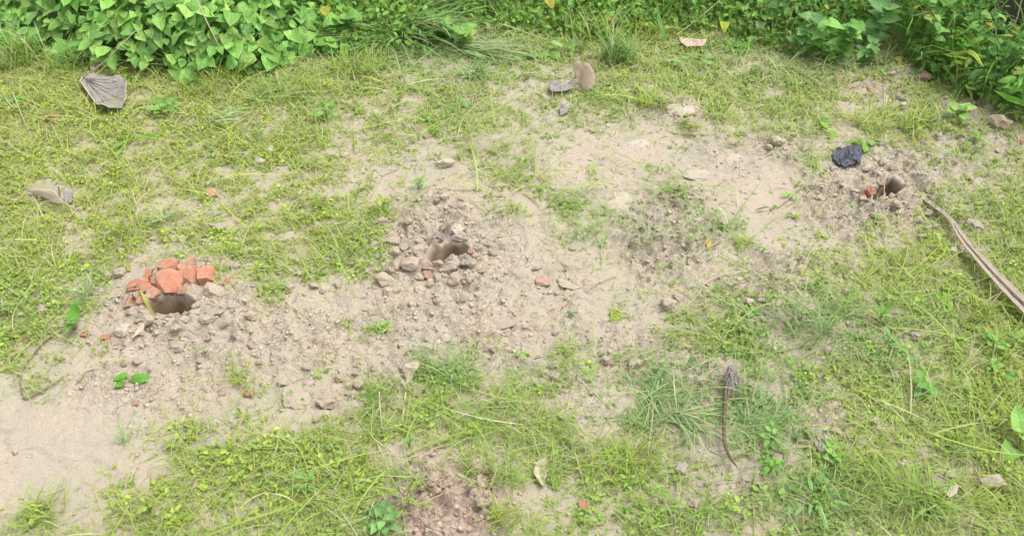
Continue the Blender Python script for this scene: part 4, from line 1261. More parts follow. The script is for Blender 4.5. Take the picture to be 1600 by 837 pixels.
for pxs, c, zz, r, lb in [
    ([(125, 123), (145, 110), (165, 95), (190, 70), (213, 47)], 'p', [.03, .1, .17, .25, .3], .0035, 'pale arching stem rising from the big grey leaf into the creeper'),
    ([(306, -4), (316, 18), (325, 38), (335, 58), (343, 74)], 'p', [.42, .4, .36, .32, .28], .003, 'pale straight stem hanging down over the creeper leaves'),
    ([(20, 145), (28, 165), (38, 190), (50, 215)], 'w', [.04, .03, .02, .01], .0022, 'whitish straw slanting down near the left edge'),
    ([(575, 158), (620, 150), (680, 140), (745, 127), (800, 131)], 'y', None, .0024, 'long yellow-green straw lying across the upper middle'),
    ([(648, 205), (662, 180), (674, 158), (687, 132)], 'y', None, .0018, 'short upright yellow straw crossing the long one'),
    ([(528, 122), (545, 142), (562, 165), (577, 183)], 'y', None, .0024, 'yellow straw slanting down right in the upper left grass'),
    ([(590, 220), (600, 198), (622, 180), (655, 170), (692, 163)], 'y', None, .0022, 'curved yellow-green straw bending up to the right'),
    ([(900, 0), (915, 28), (924, 70), (930, 108)], 'g', [.14, .1, .05, .02], .0025, 'green stem slanting down beside the split brown leaf'),
    ([(780, 37), (825, 52), (855, 65), (882, 82)], 'p', [.1, .07, .04, .02], .003, 'thick pale stem slanting down to the leaf pair'),
    ([(1056, 54), (1080, 38), (1100, 22), (1125, 0)], 'p', [.03, .06, .1, .14], .003, 'pale stem leaning up right beside the tan leaf'),
    ([(1168, 424), (1135, 427), (1104, 441), (1090, 460), (1077, 474), (1057, 491)], 'p', None, .003, 'bent pale straw on grey soil at centre right'),
    ([(1010, 457), (1040, 456), (1072, 455)], 'y', None, .002, 'short level straw on the bare soil at centre right'),
    ([(1382, 290), (1382, 308), (1381, 326)], 'w', [.05, .05, .01], .0016, 'thin whitish stem hanging over the right hole'),
    ([(1335, 584), (1370, 586), (1410, 588), (1458, 590)], 'w', None, .0018, 'whitish level straw in the lower right weeds'),
    ([(1576, 398), (1590, 407), (1604, 417)], 'w', None, .003, 'short whitish straw beside the frond stalk'),
    ([(1012, 711), (1016, 680), (1020, 644), (1020, 602)], 'w', None, .0022, 'pale upright straw crossing the long green tuft'),
    ([(972, 697), (1005, 692), (1052, 688)], 'p', None, .0016, 'thin level straw below the long green tuft'),
    ([(1455, 802), (1490, 814), (1534, 826)], 'p', None, .0035, 'thick pale grass stem at the lower right corner'),
    ([(748, 268), (780, 276), (800, 280), (840, 281)], 'g', None, .0022, 'green straw lying over bare soil at the top middle'),
    ([(1000, 300), (985, 296), (970, 293), (955, 296)], 'p', None, .002, 'short straw lying above the pale mud pad'),
    ([(1020, 348), (1038, 350), (1050, 349)], 'w', None, .0018, 'short whitish straw right of the pale mud pad'),
    ([(965, 430), (940, 440), (925, 446), (915, 455)], 'g', None, .0015, 'faint green straw on the smooth centre soil'),
    ([(880, 455), (890, 466), (898, 476)], 'p', None, .0016, 'tiny straw right of the pink brick bit'),
    ([(470, 665), (478, 680), (488, 715), (500, 760)], 'y', None, .0022, 'yellow stem running down the lower middle grass'),
    ([(592, 610), (594, 640), (598, 672)], 'w', [.06, .03, .01], .0026, 'whitish blade standing in the tuft below the big slab'),
    ([(598, 672), (610, 655), (620, 640)], 'p', [.01, .03, .05], .0035, 'short broad pale blade leaning right in that tuft'),
    ([(470, 660), (520, 652), (570, 650)], 'y', None, .002, 'yellow straw under the big pale mud slab'),
    ([(1230, 630), (1225, 600), (1222, 585)], 'y', None, .002, 'yellow stem standing right of the tufted stalk'),
    ([(330, 750), (295, 764), (262, 775)], 'y', None, .0018, 'thin yellow straw in the bottom left grass'),
    ([(650, 790), (690, 772), (730, 755)], 'p', None, .0016, 'thin straw lying over the red gravel'),
    ([(560, 840), (545, 815), (530, 795)], 'w', [.02, .02, .01], .0022, 'whitish stem at the bottom edge left of the gravel'),
    ([(480, 745), (440, 748), (400, 745)], 'y', None, .0018, 'level yellow straw in the lower left grass'),
    ([(1085, 590), (1095, 600), (1108, 628), (1130, 640)], 'p', None, .0016, 'thin straw bending left of the tufted stalk'),
    ([(1100, 645), (1106, 690), (1098, 715)], 'p', None, .0016, 'thin vertical straw left of the curved dark stalk'),
    ([(1180, 740), (1176, 780), (1179, 815), (1178, 840)], 'g', None, .003, 'green stem running down to the bottom edge'),
    ([(1545, 640), (1510, 650), (1490, 662)], 'y', None, .0018, 'yellow straw slanting in the right-hand weeds'),
    ([(1400, 520), (1402, 560), (1388, 590)], 'p', None, .0015, 'thin drooping straw by the blue-green weed'),
    ([(1362, 352), (1358, 372), (1357, 400)], 'p', None, .0015, 'thin stem running down below the right hole'),
    ([(745, 130), (770, 128), (805, 135)], 'p', None, .0014, 'faint straw end right of the long yellow one'),
    ([(330, 450), (420, 385)], None, None, 0, None),
    ([(375, 395), (400, 378), (420, 362)], None, None, 0, None)]:
    if c is None: continue
    stick('straw', pxs, r, r * .55, M_STRAW, lb, 'straw', z=.012, zs=zz, col=STRAWC[c], sides=4, group='long loose straws')

# ------------------------------------------------------------------ green plants
def leaf_mesh(name, prof, droop, fold, wave, seed):
    """one leaf of length 1 along +Y, blade folded along the midrib; prof = (t, half width)"""
    d_ = [Vector((t, q, 0)) for t, q in prof]; prof = [(p.x, max(p.y, .002)) for p in smooth_path(d_, 2)]
    V = []; F = []; cols = (-1, -.7, -.35, 0, .35, .7, 1)
    for (t, wd) in prof:
        for u in cols:
            x = u * wd
            y = t - (.10 * abs(u) if t > .02 else 0) * (1 - t) * 1.2
            z = fold * (abs(x) * .35 + 1.6 * x * x) - droop * max(t, 0) ** 2 + wave * mnoise.noise(Vector((x * 2.2 + seed, t * 2.4, seed)))
            V.append((x, y, z))
    for r in range(len(prof) - 1):
        for k in range(6):
            a = r * 7 + k; F.append((a, a + 1, a + 8, a + 7))
    me = pymesh(name, V, F, M_LEAF)
    return me


HEART = [(-.14, .17), (-.06, .33), (.05, .43), (.18, .455), (.34, .42), (.52, .335), (.68, .225), (.81, .115), (.91, .04), (1.0, .004)]
OVAL = [(0, .03), (.08, .14), (.22, .245), (.40, .28), (.58, .25), (.76, .16), (.90, .07), (1.0, .006)]
LANCE = [(0, .025), (.1, .06), (.3, .085), (.5, .085), (.7, .066), (.88, .032), (1.0, .003)]
ROUND = [(0, .06), (.08, .25), (.25, .40), (.45, .44), (.65, .40), (.82, .28), (.94, .12), (1.0, .02)]
LEAVES = {}
for nm, pr in (('heart', HEART), ('oval', OVAL), ('lance', LANCE), ('round', ROUND)):
    LEAVES[nm] = [leaf_mesh('leaf', pr, d, f, .13, k * 7.7 + 3) for k, (d, f) in enumerate([(.08, .22), (.22, .30), (.40, .18), (.05, .42), (.30, .10), (.15, .05), (.5, .3), (-.08, .25)])]
BLADES = [leaf_mesh('leaf', LANCE, d, .5, .02, k + 20) for k, d in enumerate([.15, .4, .7])]
UP = Vector((0, 0, 1))


def put_leaf(parent, org, pos, tip, nrm, size, kind, col, width=1.0):
    t = tip.normalized(); n = (nrm - t * nrm.dot(t))
    if n.length < .05: n = UP - t * UP.dot(t) + Vector((.01, .02, 0))
    n.normalize(); s = t.cross(n)
    o = bpy.data.objects.new('leaf', random.choice(LEAVES[kind] if kind != 'blade' else BLADES)); COL.objects.link(o)
    o.parent = parent
    M = Matrix((s, t, n)).transposed().to_4x4()
    o.matrix_basis = Matrix.Translation(pos - org) @ M @ Matrix.Diagonal((size * width, size, size, 1))
    o.color = (*col, 1)
    return o


def plant(name, org, label, cat, group=None):
    o = bpy.data.objects.new(name, None); COL.objects.link(o); o.location = org
    return tag(o, label, cat, group)


def stems(parent, org, paths, r, col, name='stem'):
    VF = [tube([q - org for q in smooth_path(p, 3)], list(np.linspace(r, r * .45, 3 * (len(p) - 1) + 1)), 4) for p in paths]
    v, f = join(*VF); o = link(name, pymesh(name, v, f, M_STEM), parent); o.color = (*col, 1); return o


def vary(c, a=.24):
    k = random.uniform(1 - a, 1 + a)
    return tuple(min(.9, q * k * random.uniform(.94, 1.06)) for q in c)


G_VINE, G_VINE2, G_DARK, G_BLUE, G_YEL, G_FRESH = (.23, .53, .11), (.32, .58, .13), (.11, .33, .06), (.20, .45, .15), (.40, .54, .07), (.17, .52, .05)

# --- heart-leaved creeper along the top left: every plant its own root and leaves
FRONT = [(-200, 60), (40, 78), (90, 84), (160, 108), (200, 112), (250, 120), (340, 124), (400, 116), (440, 104), (480, 86), (520, 60)]


def front_y(px):
    return float(np.interp(px, [p[0] for p in FRONT], [p[1] for p in FRONT]))


def canopy(x, y):
    """height of the creeper's leaf roof over ground point x, y"""
    px, py = proj(np.array([x]), np.array([y]))
    f = gp(float(px[0]), front_y(float(px[0]))).y
    d = y - f
    if d < -.02: return 0
    edge = max(0, min(1, (505 - px[0]) / 60)) ** .5 * max(.35, min(1, (px[0] + 40) / 150))
    return edge * (.07 + .27 * (1 - math.exp(-max(d, 0) / .22)) + .05 * float(vnoise(np.array([x / .22]), np.array([y / .22]), 501)[0]))


CREEP = [(70, 62), (120, 84), (165, 60), (185, 100), (240, 106), (225, 60), (300, 112), (290, 70), (350, 114), (350, 66), (400, 104), (410, 60), (455, 88), (120, 20), (190, 15), (270, 22), (340, 18), (420, 15), (480, 40), (60, 15), (-40, 50), (-90, 20), (150, -40), (300, -40), (430, -40)]
CN = ['outermost creeper at the left corner behind long grass', 'creeper with pointed leaves behind the big grey leaf', 'creeper behind the pale arching stem', 'creeper hanging just above the big grey leaf', 'creeper at the front edge right of the pale arching stem', 'large-leaved creeper in the second row above the arching stem',
      'creeper at the lowest front bulge of the leafy mass', 'creeper in the middle of the leafy mass', 'creeper at the front edge below the hanging pale stem', 'creeper crossed by the hanging pale stem', 'creeper near the right end of the front edge', 'creeper behind the right end of the front edge', 'creeper at the right tip of the leafy mass by the grass heap',
      'back-row creeper left of the arching stem top', 'back-row creeper at the arching stem top', 'back-row creeper with big drooping leaves', 'back-row creeper at the top of the hanging stem', 'back-row creeper near the top edge by the right end', 'creeper reaching the yellow leaf beside the grass heap', 'back-row creeper in the top left corner',
      'creeper beyond the left edge of the frame', 'far creeper beyond the left corner', 'hindmost creeper above the arching stem', 'hindmost creeper above the front bulge', 'hindmost creeper above the right end']
for (bx, by), lb in zip(CREEP, CN):
    org = gp(bx, min(by, front_y(bx) - 2))
    pl_ = plant('creeper', org, 'heart-leaved ' + lb, 'creeper', 'heart-leaved creepers')
    paths = []
    n = 80 if by > 40 else 56
    for k in range(n):
        a = random.uniform(0, 6.283); rr = .30 * math.sqrt(random.random())
        x, y = org.x + rr * math.cos(a), org.y + .85 * rr * math.sin(a)
        ch = canopy(x, y)
        if ch <= 0:
            y = org.y + abs(y - org.y); ch = max(canopy(x, y), .05)
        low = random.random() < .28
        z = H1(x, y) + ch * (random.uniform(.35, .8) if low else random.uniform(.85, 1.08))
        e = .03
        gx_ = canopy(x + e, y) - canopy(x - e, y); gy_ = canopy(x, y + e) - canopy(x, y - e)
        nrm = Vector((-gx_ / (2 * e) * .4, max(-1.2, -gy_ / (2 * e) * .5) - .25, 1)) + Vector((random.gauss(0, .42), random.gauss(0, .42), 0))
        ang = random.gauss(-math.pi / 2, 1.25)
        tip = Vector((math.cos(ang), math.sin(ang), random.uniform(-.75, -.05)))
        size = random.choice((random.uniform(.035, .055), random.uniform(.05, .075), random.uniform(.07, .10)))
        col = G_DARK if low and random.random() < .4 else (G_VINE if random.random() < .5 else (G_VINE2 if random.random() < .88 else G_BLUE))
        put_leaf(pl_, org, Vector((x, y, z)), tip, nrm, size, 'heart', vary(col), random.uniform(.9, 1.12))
        if k % 2 == 0:
            m_ = Vector(((org.x + x) / 2, (org.y + y) / 2 + .02, H1(org.x, org.y) + ch * .45))
            paths.append([org + Vector((random.uniform(-.05, .05), random.uniform(0, .06), 0)), m_, Vector((x, y, z - .003))])
    stems(pl_, org, paths, .0028, (.22, .36, .10))

# --- leafy undergrowth that reads as one mass: along the top middle and under the right bushes
BFRONT = [(480, 84), (540, 88), (600, 84), (680, 74), (730, 56), (765, 36), (800, 50), (860, 56), (960, 58), (1060, 52), (1120, 50), (1180, 70), (1240, 88), (1290, 96), (1345, 66), (1385, 60), (1420, 112), (1470, 136), (1520, 160), (1560, 180), (1610, 196), (1700, 225), (1900, 260)]
bfx, bfy = [p[0] for p in BFRONT], [p[1] for p in BFRONT]
BFW = [gp(a, b) for a, b in BFRONT]
bwx, bwy = [p.x for p in BFW], [p.y for p in BFW]


def bush_h(x, y):
    px, py = proj(x, y)
    d = y - np.interp(x, bwx, bwy)
    top = np.interp(px, [480, 700, 1100, 1250, 1400, 1600, 1900], [.20, .24, .30, .36, .46, .52, .55])
    return np.where(d < 0, 0, .03 + top * (1 - np.exp(-np.maximum(d, 0) / .28)) * (.8 + .35 * vnoise(x / .2, y / .2, 611)))


n = 52000
x = rng.uniform(-1.3, 3.6, n); y = rng.uniform(2.6, 5.9, n)
h = bush_h(x, y); ok = h > 0; x, y, h = x[ok], y[ok], h[ok]; n = len(x)
px, py = proj(x, y)
z = ground(x, y) + h * rng.uniform(.15, 1.0, n) ** .7
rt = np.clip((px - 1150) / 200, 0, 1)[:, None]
col = (np.array((.23, .47, .09)) * (1 - rt) + np.array((.105, .31, .06)) * rt) * rng.uniform(.55, 1.35, (n, 1))  # right bushes: darker green foliage, with deeper shade put into the colour too
yk = rng.random((n, 1)); col = np.where(yk < .08, np.array((.36, .48, .09)), np.where(yk < .09, np.array((.45, .36, .10)), col))
nr = np.stack([rng.normal(0, .5, n), rng.normal(-.3, .5, n), np.ones(n)], 1)
L = rng.uniform(.022, .058, n)
ppost = gp(1554, 70)
clear = (np.abs(x - ppost.x) < .16) & (y < ppost.y + .05)
z = np.where(clear, np.minimum(z, ground(x, y) + .07 + .36 * np.maximum(0, ppost.y - y - .05) * rng.uniform(.6, 1.1, n)), z)
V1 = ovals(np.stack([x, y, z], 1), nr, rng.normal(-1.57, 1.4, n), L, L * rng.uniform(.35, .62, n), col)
m = 11000
bx = rng.uniform(-1.3, 3.6, m); by = rng.uniform(2.6, 5.7, m); bh = bush_h(bx, by); ok = (bh > 0) & ~((np.abs(bx - ppost.x) < .16) & (by < ppost.y) & (rng.random(m) < .85)); bx, by, bh = bx[ok], by[ok], bh[ok]; m = len(bx)
bc_ = np.where(rng.random((m, 1)) < .12, C_DEAD, np.array((.24, .48, .10))) * rng.uniform(.6, 1.3, (m, 1))
V2 = strips(np.stack([bx, by, ground(bx, by)], 1), np.where(rng.random(m) < .55, rng.normal(-1.57, .7, m), rng.uniform(0, 6.28, m)), bh * rng.uniform(.8, 1.6, m) + .08, rng.uniform(.004, .010, m), rng.uniform(0, .4, m), rng.uniform(.6, 1.9, m), bc_, 4, None, .4)
V, q, t, C = merge([V1, V2])
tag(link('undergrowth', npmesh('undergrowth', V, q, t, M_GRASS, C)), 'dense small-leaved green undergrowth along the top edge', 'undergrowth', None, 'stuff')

# --- weeds of the bush edge with leaves of their own
WEEDS = [  # px py height kind leaf size leaves colour label
    (1200, 55, .22, 'oval', .07, 14, G_BLUE, 'drooping-leaved weed at the left end of the right bushes'),
    (1232, 80, .26, 'heart', .09, 9, G_BLUE, 'weed with a long hanging blue-green leaf in front of the bushes'),
    (1262, 84, .22, 'heart', .08, 8, G_VINE, 'broad-leaved weed right of the long hanging leaf'),
    (1318, 90, .24, 'heart', .095, 9, G_VINE, 'weed with a split bright heart leaf at the bush front'),
    (1352, 72, .30, 'heart', .105, 8, G_BLUE, 'weed with a large dark heart leaf above the bare soil'),
    (1345, 100, .12, 'oval', .06, 14, G_BLUE, 'low blue-green weed at the foot of the dark heart leaf'),
    (1290, 100, .10, 'oval', .05, 16, G_VINE, 'low pale green weed in front of the split heart leaf'),
    (1390, 62, .40, 'blade', .22, 7, G_FRESH, 'weed with long strap leaves above the shaded soil'),
    (1445, 100, .30, 'oval', .065, 26, G_VINE, 'leafy weed directly above the brown rock'),
    (1462, 118, .26, 'oval', .065, 24, G_FRESH, 'bright green weed to the right above the brown rock'),
    (1420, 84, .34, 'oval', .055, 24, G_DARK, 'dark small-leaved weed behind the brown rock'),
    (1490, 112, .34, 'oval', .06, 22, G_VINE, 'upright weed with a pale twisted leaf near the rock'),
    (1500, 132, .20, 'lance', .12, 9, G_YEL, 'yellow-green lance-leaved weed low in the right bushes'),
    (1518, 152, .14, 'oval', .06, 16, G_BLUE, 'grey-green weed at the bush edge above the loose soil'),
    (1545, 140, .30, 'oval', .06, 26, G_DARK, 'dark leafy weed in the middle of the right bushes'),
    (1560, 168, .26, 'oval', .06, 22, G_VINE, 'mid green weed at the foot of the arching blade'),
    (1590, 160, .40, 'oval', .065, 26, G_DARK, 'dark leafy weed at the right edge of the frame'),
    (1590, 190, .24, 'lance', .16, 10, G_FRESH, 'weed with fresh spreading strap leaves at the right edge'),
    (1500, 84, .18, 'round', .045, 24, G_VINE, 'round-leaved weed below the dark post'),
    (1470, 60, .36, 'oval', .06, 24, G_VINE, 'tall leafy weed left of the dark post'),
    (1536, 104, .16, 'oval', .06, 24, G_VINE2, 'tall weed with one yellow leaf in front of the dark post'),
    (1618, 100, .40, 'oval', .06, 22, G_VINE, 'tall leafy weed right of the dark post'),
    (1430, 30, .46, 'oval', .07, 22, G_VINE2, 'tall bright weed at the top edge right of the strap leaves'),
    (1300, 40, .34, 'heart', .09, 12, G_DARK, 'dark broad-leaved weed at the top edge of the right bushes'),
    (1240, 30, .30, 'oval', .08, 16, G_BLUE, 'hanging-leaved weed at the top edge left of the dark one'),
    (1150, 28, .24, 'oval', .08, 12, G_VINE, 'weed with a pale hanging leaf at the top edge'),
    (1080, 20, .24, 'oval', .07, 14, G_VINE, 'weed in the grass at the top edge above the tan leaf'),
    (1036, 26, .22, 'blade', .20, 7, G_FRESH, 'weed with broad drooping strap leaves above the tan leaf'),
    (925, 24, .18, 'oval', .06, 18, G_BLUE, 'blue-green bushy weed at the top edge beside the slanting stem'),
    (838, 14, .22, 'heart', .09, 7, G_VINE, 'weed with two big heart leaves and a yellow one at the top edge'),
    (760, 20, .20, 'oval', .07, 16, G_BLUE, 'weed behind the bare dirt spot at the top edge'),
    (720, 24, .22, 'heart', .10, 10, G_DARK, 'dark leafy weed above the right end of the grass heap'),
    (650, 10, .20, 'oval', .07, 16, G_YEL, 'yellowish weed above the middle of the grass heap'),
    (590, 18, .22, 'heart', .09, 12, G_VINE, 'pale-leaved weed above the left end of the grass heap'),
    (545, 62, .16, 'heart', .085, 11, G_VINE, 'leafy weed between the creeper and the grass heap'),
    (520, 88, .10, 'heart', .09, 6, G_VINE, 'two-leaved sprig in the grass below the grass heap'),
    (690, 62, .12, 'heart', .075, 10, G_VINE, 'leafy sprig lying on the middle of the grass heap'),
    (728, 74, .10, 'heart', .085, 7, G_VINE2, 'leafy sprig at the right end of the grass heap'),
    (520, 26, .22, 'heart', .09, 9, G_YEL, 'weed with a big yellow leaf right of the creeper'),
]
for (px_, py_, hh, kind, ls, nl, col, lb) in WEEDS:
    org = gp(px_, py_)
    w_ = plant('weed', org, lb, 'weed', 'weeds along the bush edge')
    ns = max(1, min(5, nl // 5)); paths = []; ends = []
    for s in range(ns):
        a = random.uniform(0, 6.28); sp = random.uniform(.05, .45)
        top = org + Vector((math.cos(a) * sp * hh, math.sin(a) * sp * hh - .1 * hh, hh * random.uniform(.75, 1.05)))
        mid_ = org.lerp(top, .5) + Vector((random.uniform(-.02, .02), random.uniform(-.02, .02), .05 * hh))
        paths.append([org + Vector((random.uniform(-.02, .02), random.uniform(-.02, .02), -.003)), mid_, top])
    sm = [smooth_path(p, 6) for p in paths]
    for k in range(int(nl * 1.3)):
        pth = sm[k % ns]; f = .25 + .75 * ((k // ns + 1) / math.ceil(nl / ns)) * random.uniform(.85, 1)
        p = pth[min(len(pth) - 1, int(f * (len(pth) - 1)))]
        a = k * 2.4 + random.uniform(-.5, .5)
        tip = Vector((math.cos(a), math.sin(a) - .35, random.uniform(-.3, .45)))
        nrm = Vector((-math.cos(a) * .4, -math.sin(a) * .4 - .4, 1)) + Vector((random.gauss(0, .25), random.gauss(0, .25), 0))
        c_ = vary(col)
        if random.random() < .015: c_ = vary((.48, .40, .07))
        put_leaf(w_, org, p, tip, nrm, ls * random.uniform(.6, 1.1), kind, c_)
    stems(w_, org, paths, .0028, (.24, .34, .12))
# the yellow leaves that stand out
for (px_, py_, z_, s_, c_, k_, lb) in [(517, 34, .2, .085, (.46, .46, .05), 'heart', 'single big yellow leaf between the creeper and the grass heap'), (857, 12, .14, .09, (.5, .42, .05), 'heart', 'yellow leaf beside the two big heart leaves at the top'),
                                   (1563, 62, .2, .07, (.55, .42, .08), 'oval', 'orange-yellow leaf in the right bushes below the dark post'), (1399, 92, .03, .07, (.55, .45, .08), 'oval', 'yellow leaf fallen on shaded soil by the right bushes'),
                                   (770, 8, .2, .09, (.5, .46, .06), 'heart', 'yellow leaf at the very top above the bare dirt spot'), (1128, 42, .08, .08, (.42, .52, .04), 'heart', 'lime-yellow leaf low in the grass at upper right'),
                                   (1182, 46, .09, .085, (.42, .55, .28), 'heart', 'pale whitish green leaf on the grass before the bushes'), (1500, 143, .08, .11, (.40, .50, .04), 'lance', 'yellow-green blade low in the right bushes')]:
    org = gp(px_, py_ + z_ * 180)
    w_ = plant('leaf_sprig', org, lb, 'leaf'); p = org + Vector((0, 0, z_))
    put_leaf(w_, org, p, Vector((random.uniform(-.5, .5), -1, -.3)), Vector((0, -.6, 1)), s_ * .72, k_, c_)
    stems(w_, org, [[org, org.lerp(p, .5) + Vector((.01, .01, 0)), p]], .002, (.24, .34, .12))

# arching broad grass blades on the right
for pts, wd, c_, lb in [([(1600, 88, .30), (1575, 80, .34), (1545, 84, .30), (1518, 96, .22)], .026, G_VINE2, 'broad pale grass blade arching left out of the right bushes'),
                        ([(1470, 70, .32), (1490, 66, .34), (1505, 72, .30), (1511, 90, .24)], .018, G_VINE2, 'small arching blade left of the dark post foot'),
                        ([(1610, 130, .22), (1585, 134, .2), (1570, 146, .12), (1560, 160, .06)], .02, G_FRESH, 'fresh green blade drooping at the right edge'),
                        ([(1620, 132, .30), (1596, 130, .28), (1575, 140, .2), (1562, 152, .12)], .016, G_FRESH, 'second fresh blade drooping at the right edge, above the first'),
                        ([(1612, 60, .4), (1590, 42, .44), (1572, 28, .42)], .014, G_VINE, 'slim blade pointing up left beside the dark post'),
                        ([(1393, 50, .18), (1403, 30, .3), (1415, 8, .4), (1421, -10, .45)], .03, G_VINE2, 'broad upright strap blade above the shaded soil'),
                        ([(1392, 56, .12), (1402, 45, .2), (1416, 32, .28)], .03, G_FRESH, 'short broad strap blade beside the upright one'),
                        ([(1027, 10, .2), (1030, 30, .16), (1036, 50, .08), (1040, 68, .03)], .022, G_BLUE, 'broad blue-green blade hanging down above the tan leaf'),
                        ([(78, 100, .1), (84, 80, .2), (90, 60, .25)], .02, G_VINE2, 'broad upright grass blade left of the arching pale stem'),
                        ([(145, 74, .2), (120, 68, .24), (98, 78, .16), (84, 100, .06)], .022, G_VINE, 'broad blade arching left in front of the creeper'),
                        ([(118, 92, .14), (104, 94, .14), (90, 100, .08)], .02, G_BLUE, 'short broad blade under the arching one before the creeper'),
                        ([(0, 30, .3), (20, 18, .34), (36, 10, .3)], .05, G_VINE2, 'very broad pale leaf blade at the top left corner')]:
    P = []
    y0 = gp(pts[-1][0], pts[-1][1] + 60 * pts[-1][2]).y
    for px_, py_, z_ in pts: P.append(at_y(px_, py_, y0 + .25 * (z_ - pts[-1][2])))
    c = P[-1].copy(); cp = smooth_path(P, 6); V = []; F = []
    for i, p in enumerate(cp):
        f = i / (len(cp) - 1); t = (cp[min(i + 1, len(cp) - 1)] - cp[max(i - 1, 0)]).normalized()
        s_ = t.cross(Vector((0, -.75, .65))).normalized(); wq = wd * .5 * (math.sin(math.pi * (.12 + .86 * f)) ** .7)
        nn_ = s_.cross(t)
        V += [p - c - s_ * wq + nn_ * wq * .25, p - c, p - c + s_ * wq + nn_ * wq * .25]
    for i in range(len(cp) - 1):
        a = i * 3; F += [(a, a + 1, a + 4, a + 3), (a + 1, a + 2, a + 5, a + 4)]
    o = link('broad_grass', pymesh('broad_grass', V, F, M_STEM), loc=c); o.color = (*vary(c_, .08), 1)
    tag(o, lb, 'grass blade', 'broad grass blades')


# --- tufts of grass one can tell apart
def tuft(px_, py_, n, L, W, a0, a1, yaw, spread, rad, col, label, dead=.1, sway=.25):
    org = gp(px_, py_); kw = 1.15 + .28 * (org.y - 1.2); W = (W[0] * kw, W[1] * kw); n = int(n * (.8 if py_ > 200 else 1.25))
    rr = rad * np.sqrt(rng.random(n)); th = rng.uniform(0, 6.28, n)
    X_ = rr * np.cos(th); Y_ = rr * np.sin(th) * .8
    Z_ = ground(X_ + org.x, Y_ + org.y) - org.z
    yw = (yaw if yaw is not None else 0) + rng.normal(0, spread, n) if yaw is not None else rng.uniform(0, 6.28, n)
    cc = np.where(rng.random((n, 1)) < dead, C_DEAD, np.array(col)) * rng.uniform(.7, 1.3, (n, 1))
    V, q, t, C = strips(np.stack([X_, Y_, Z_], 1), yw, rng.uniform(*L, n), rng.uniform(*W, n), rng.uniform(*a0, n), rng.uniform(*a1, n), cc, 6, None, sway)
    gz = ground(V[:, 0] + org.x, V[:, 1] + org.y) - org.z
    V[:, 2] = np.maximum(V[:, 2], gz + .001 + .006 * np.repeat(rng.random(n), 13))
    o = link('grass_tuft', npmesh('grass_tuft', V, q, t, M_GRASS, C), loc=org)
    tag(o, label, 'grass tuft', 'grass tufts')


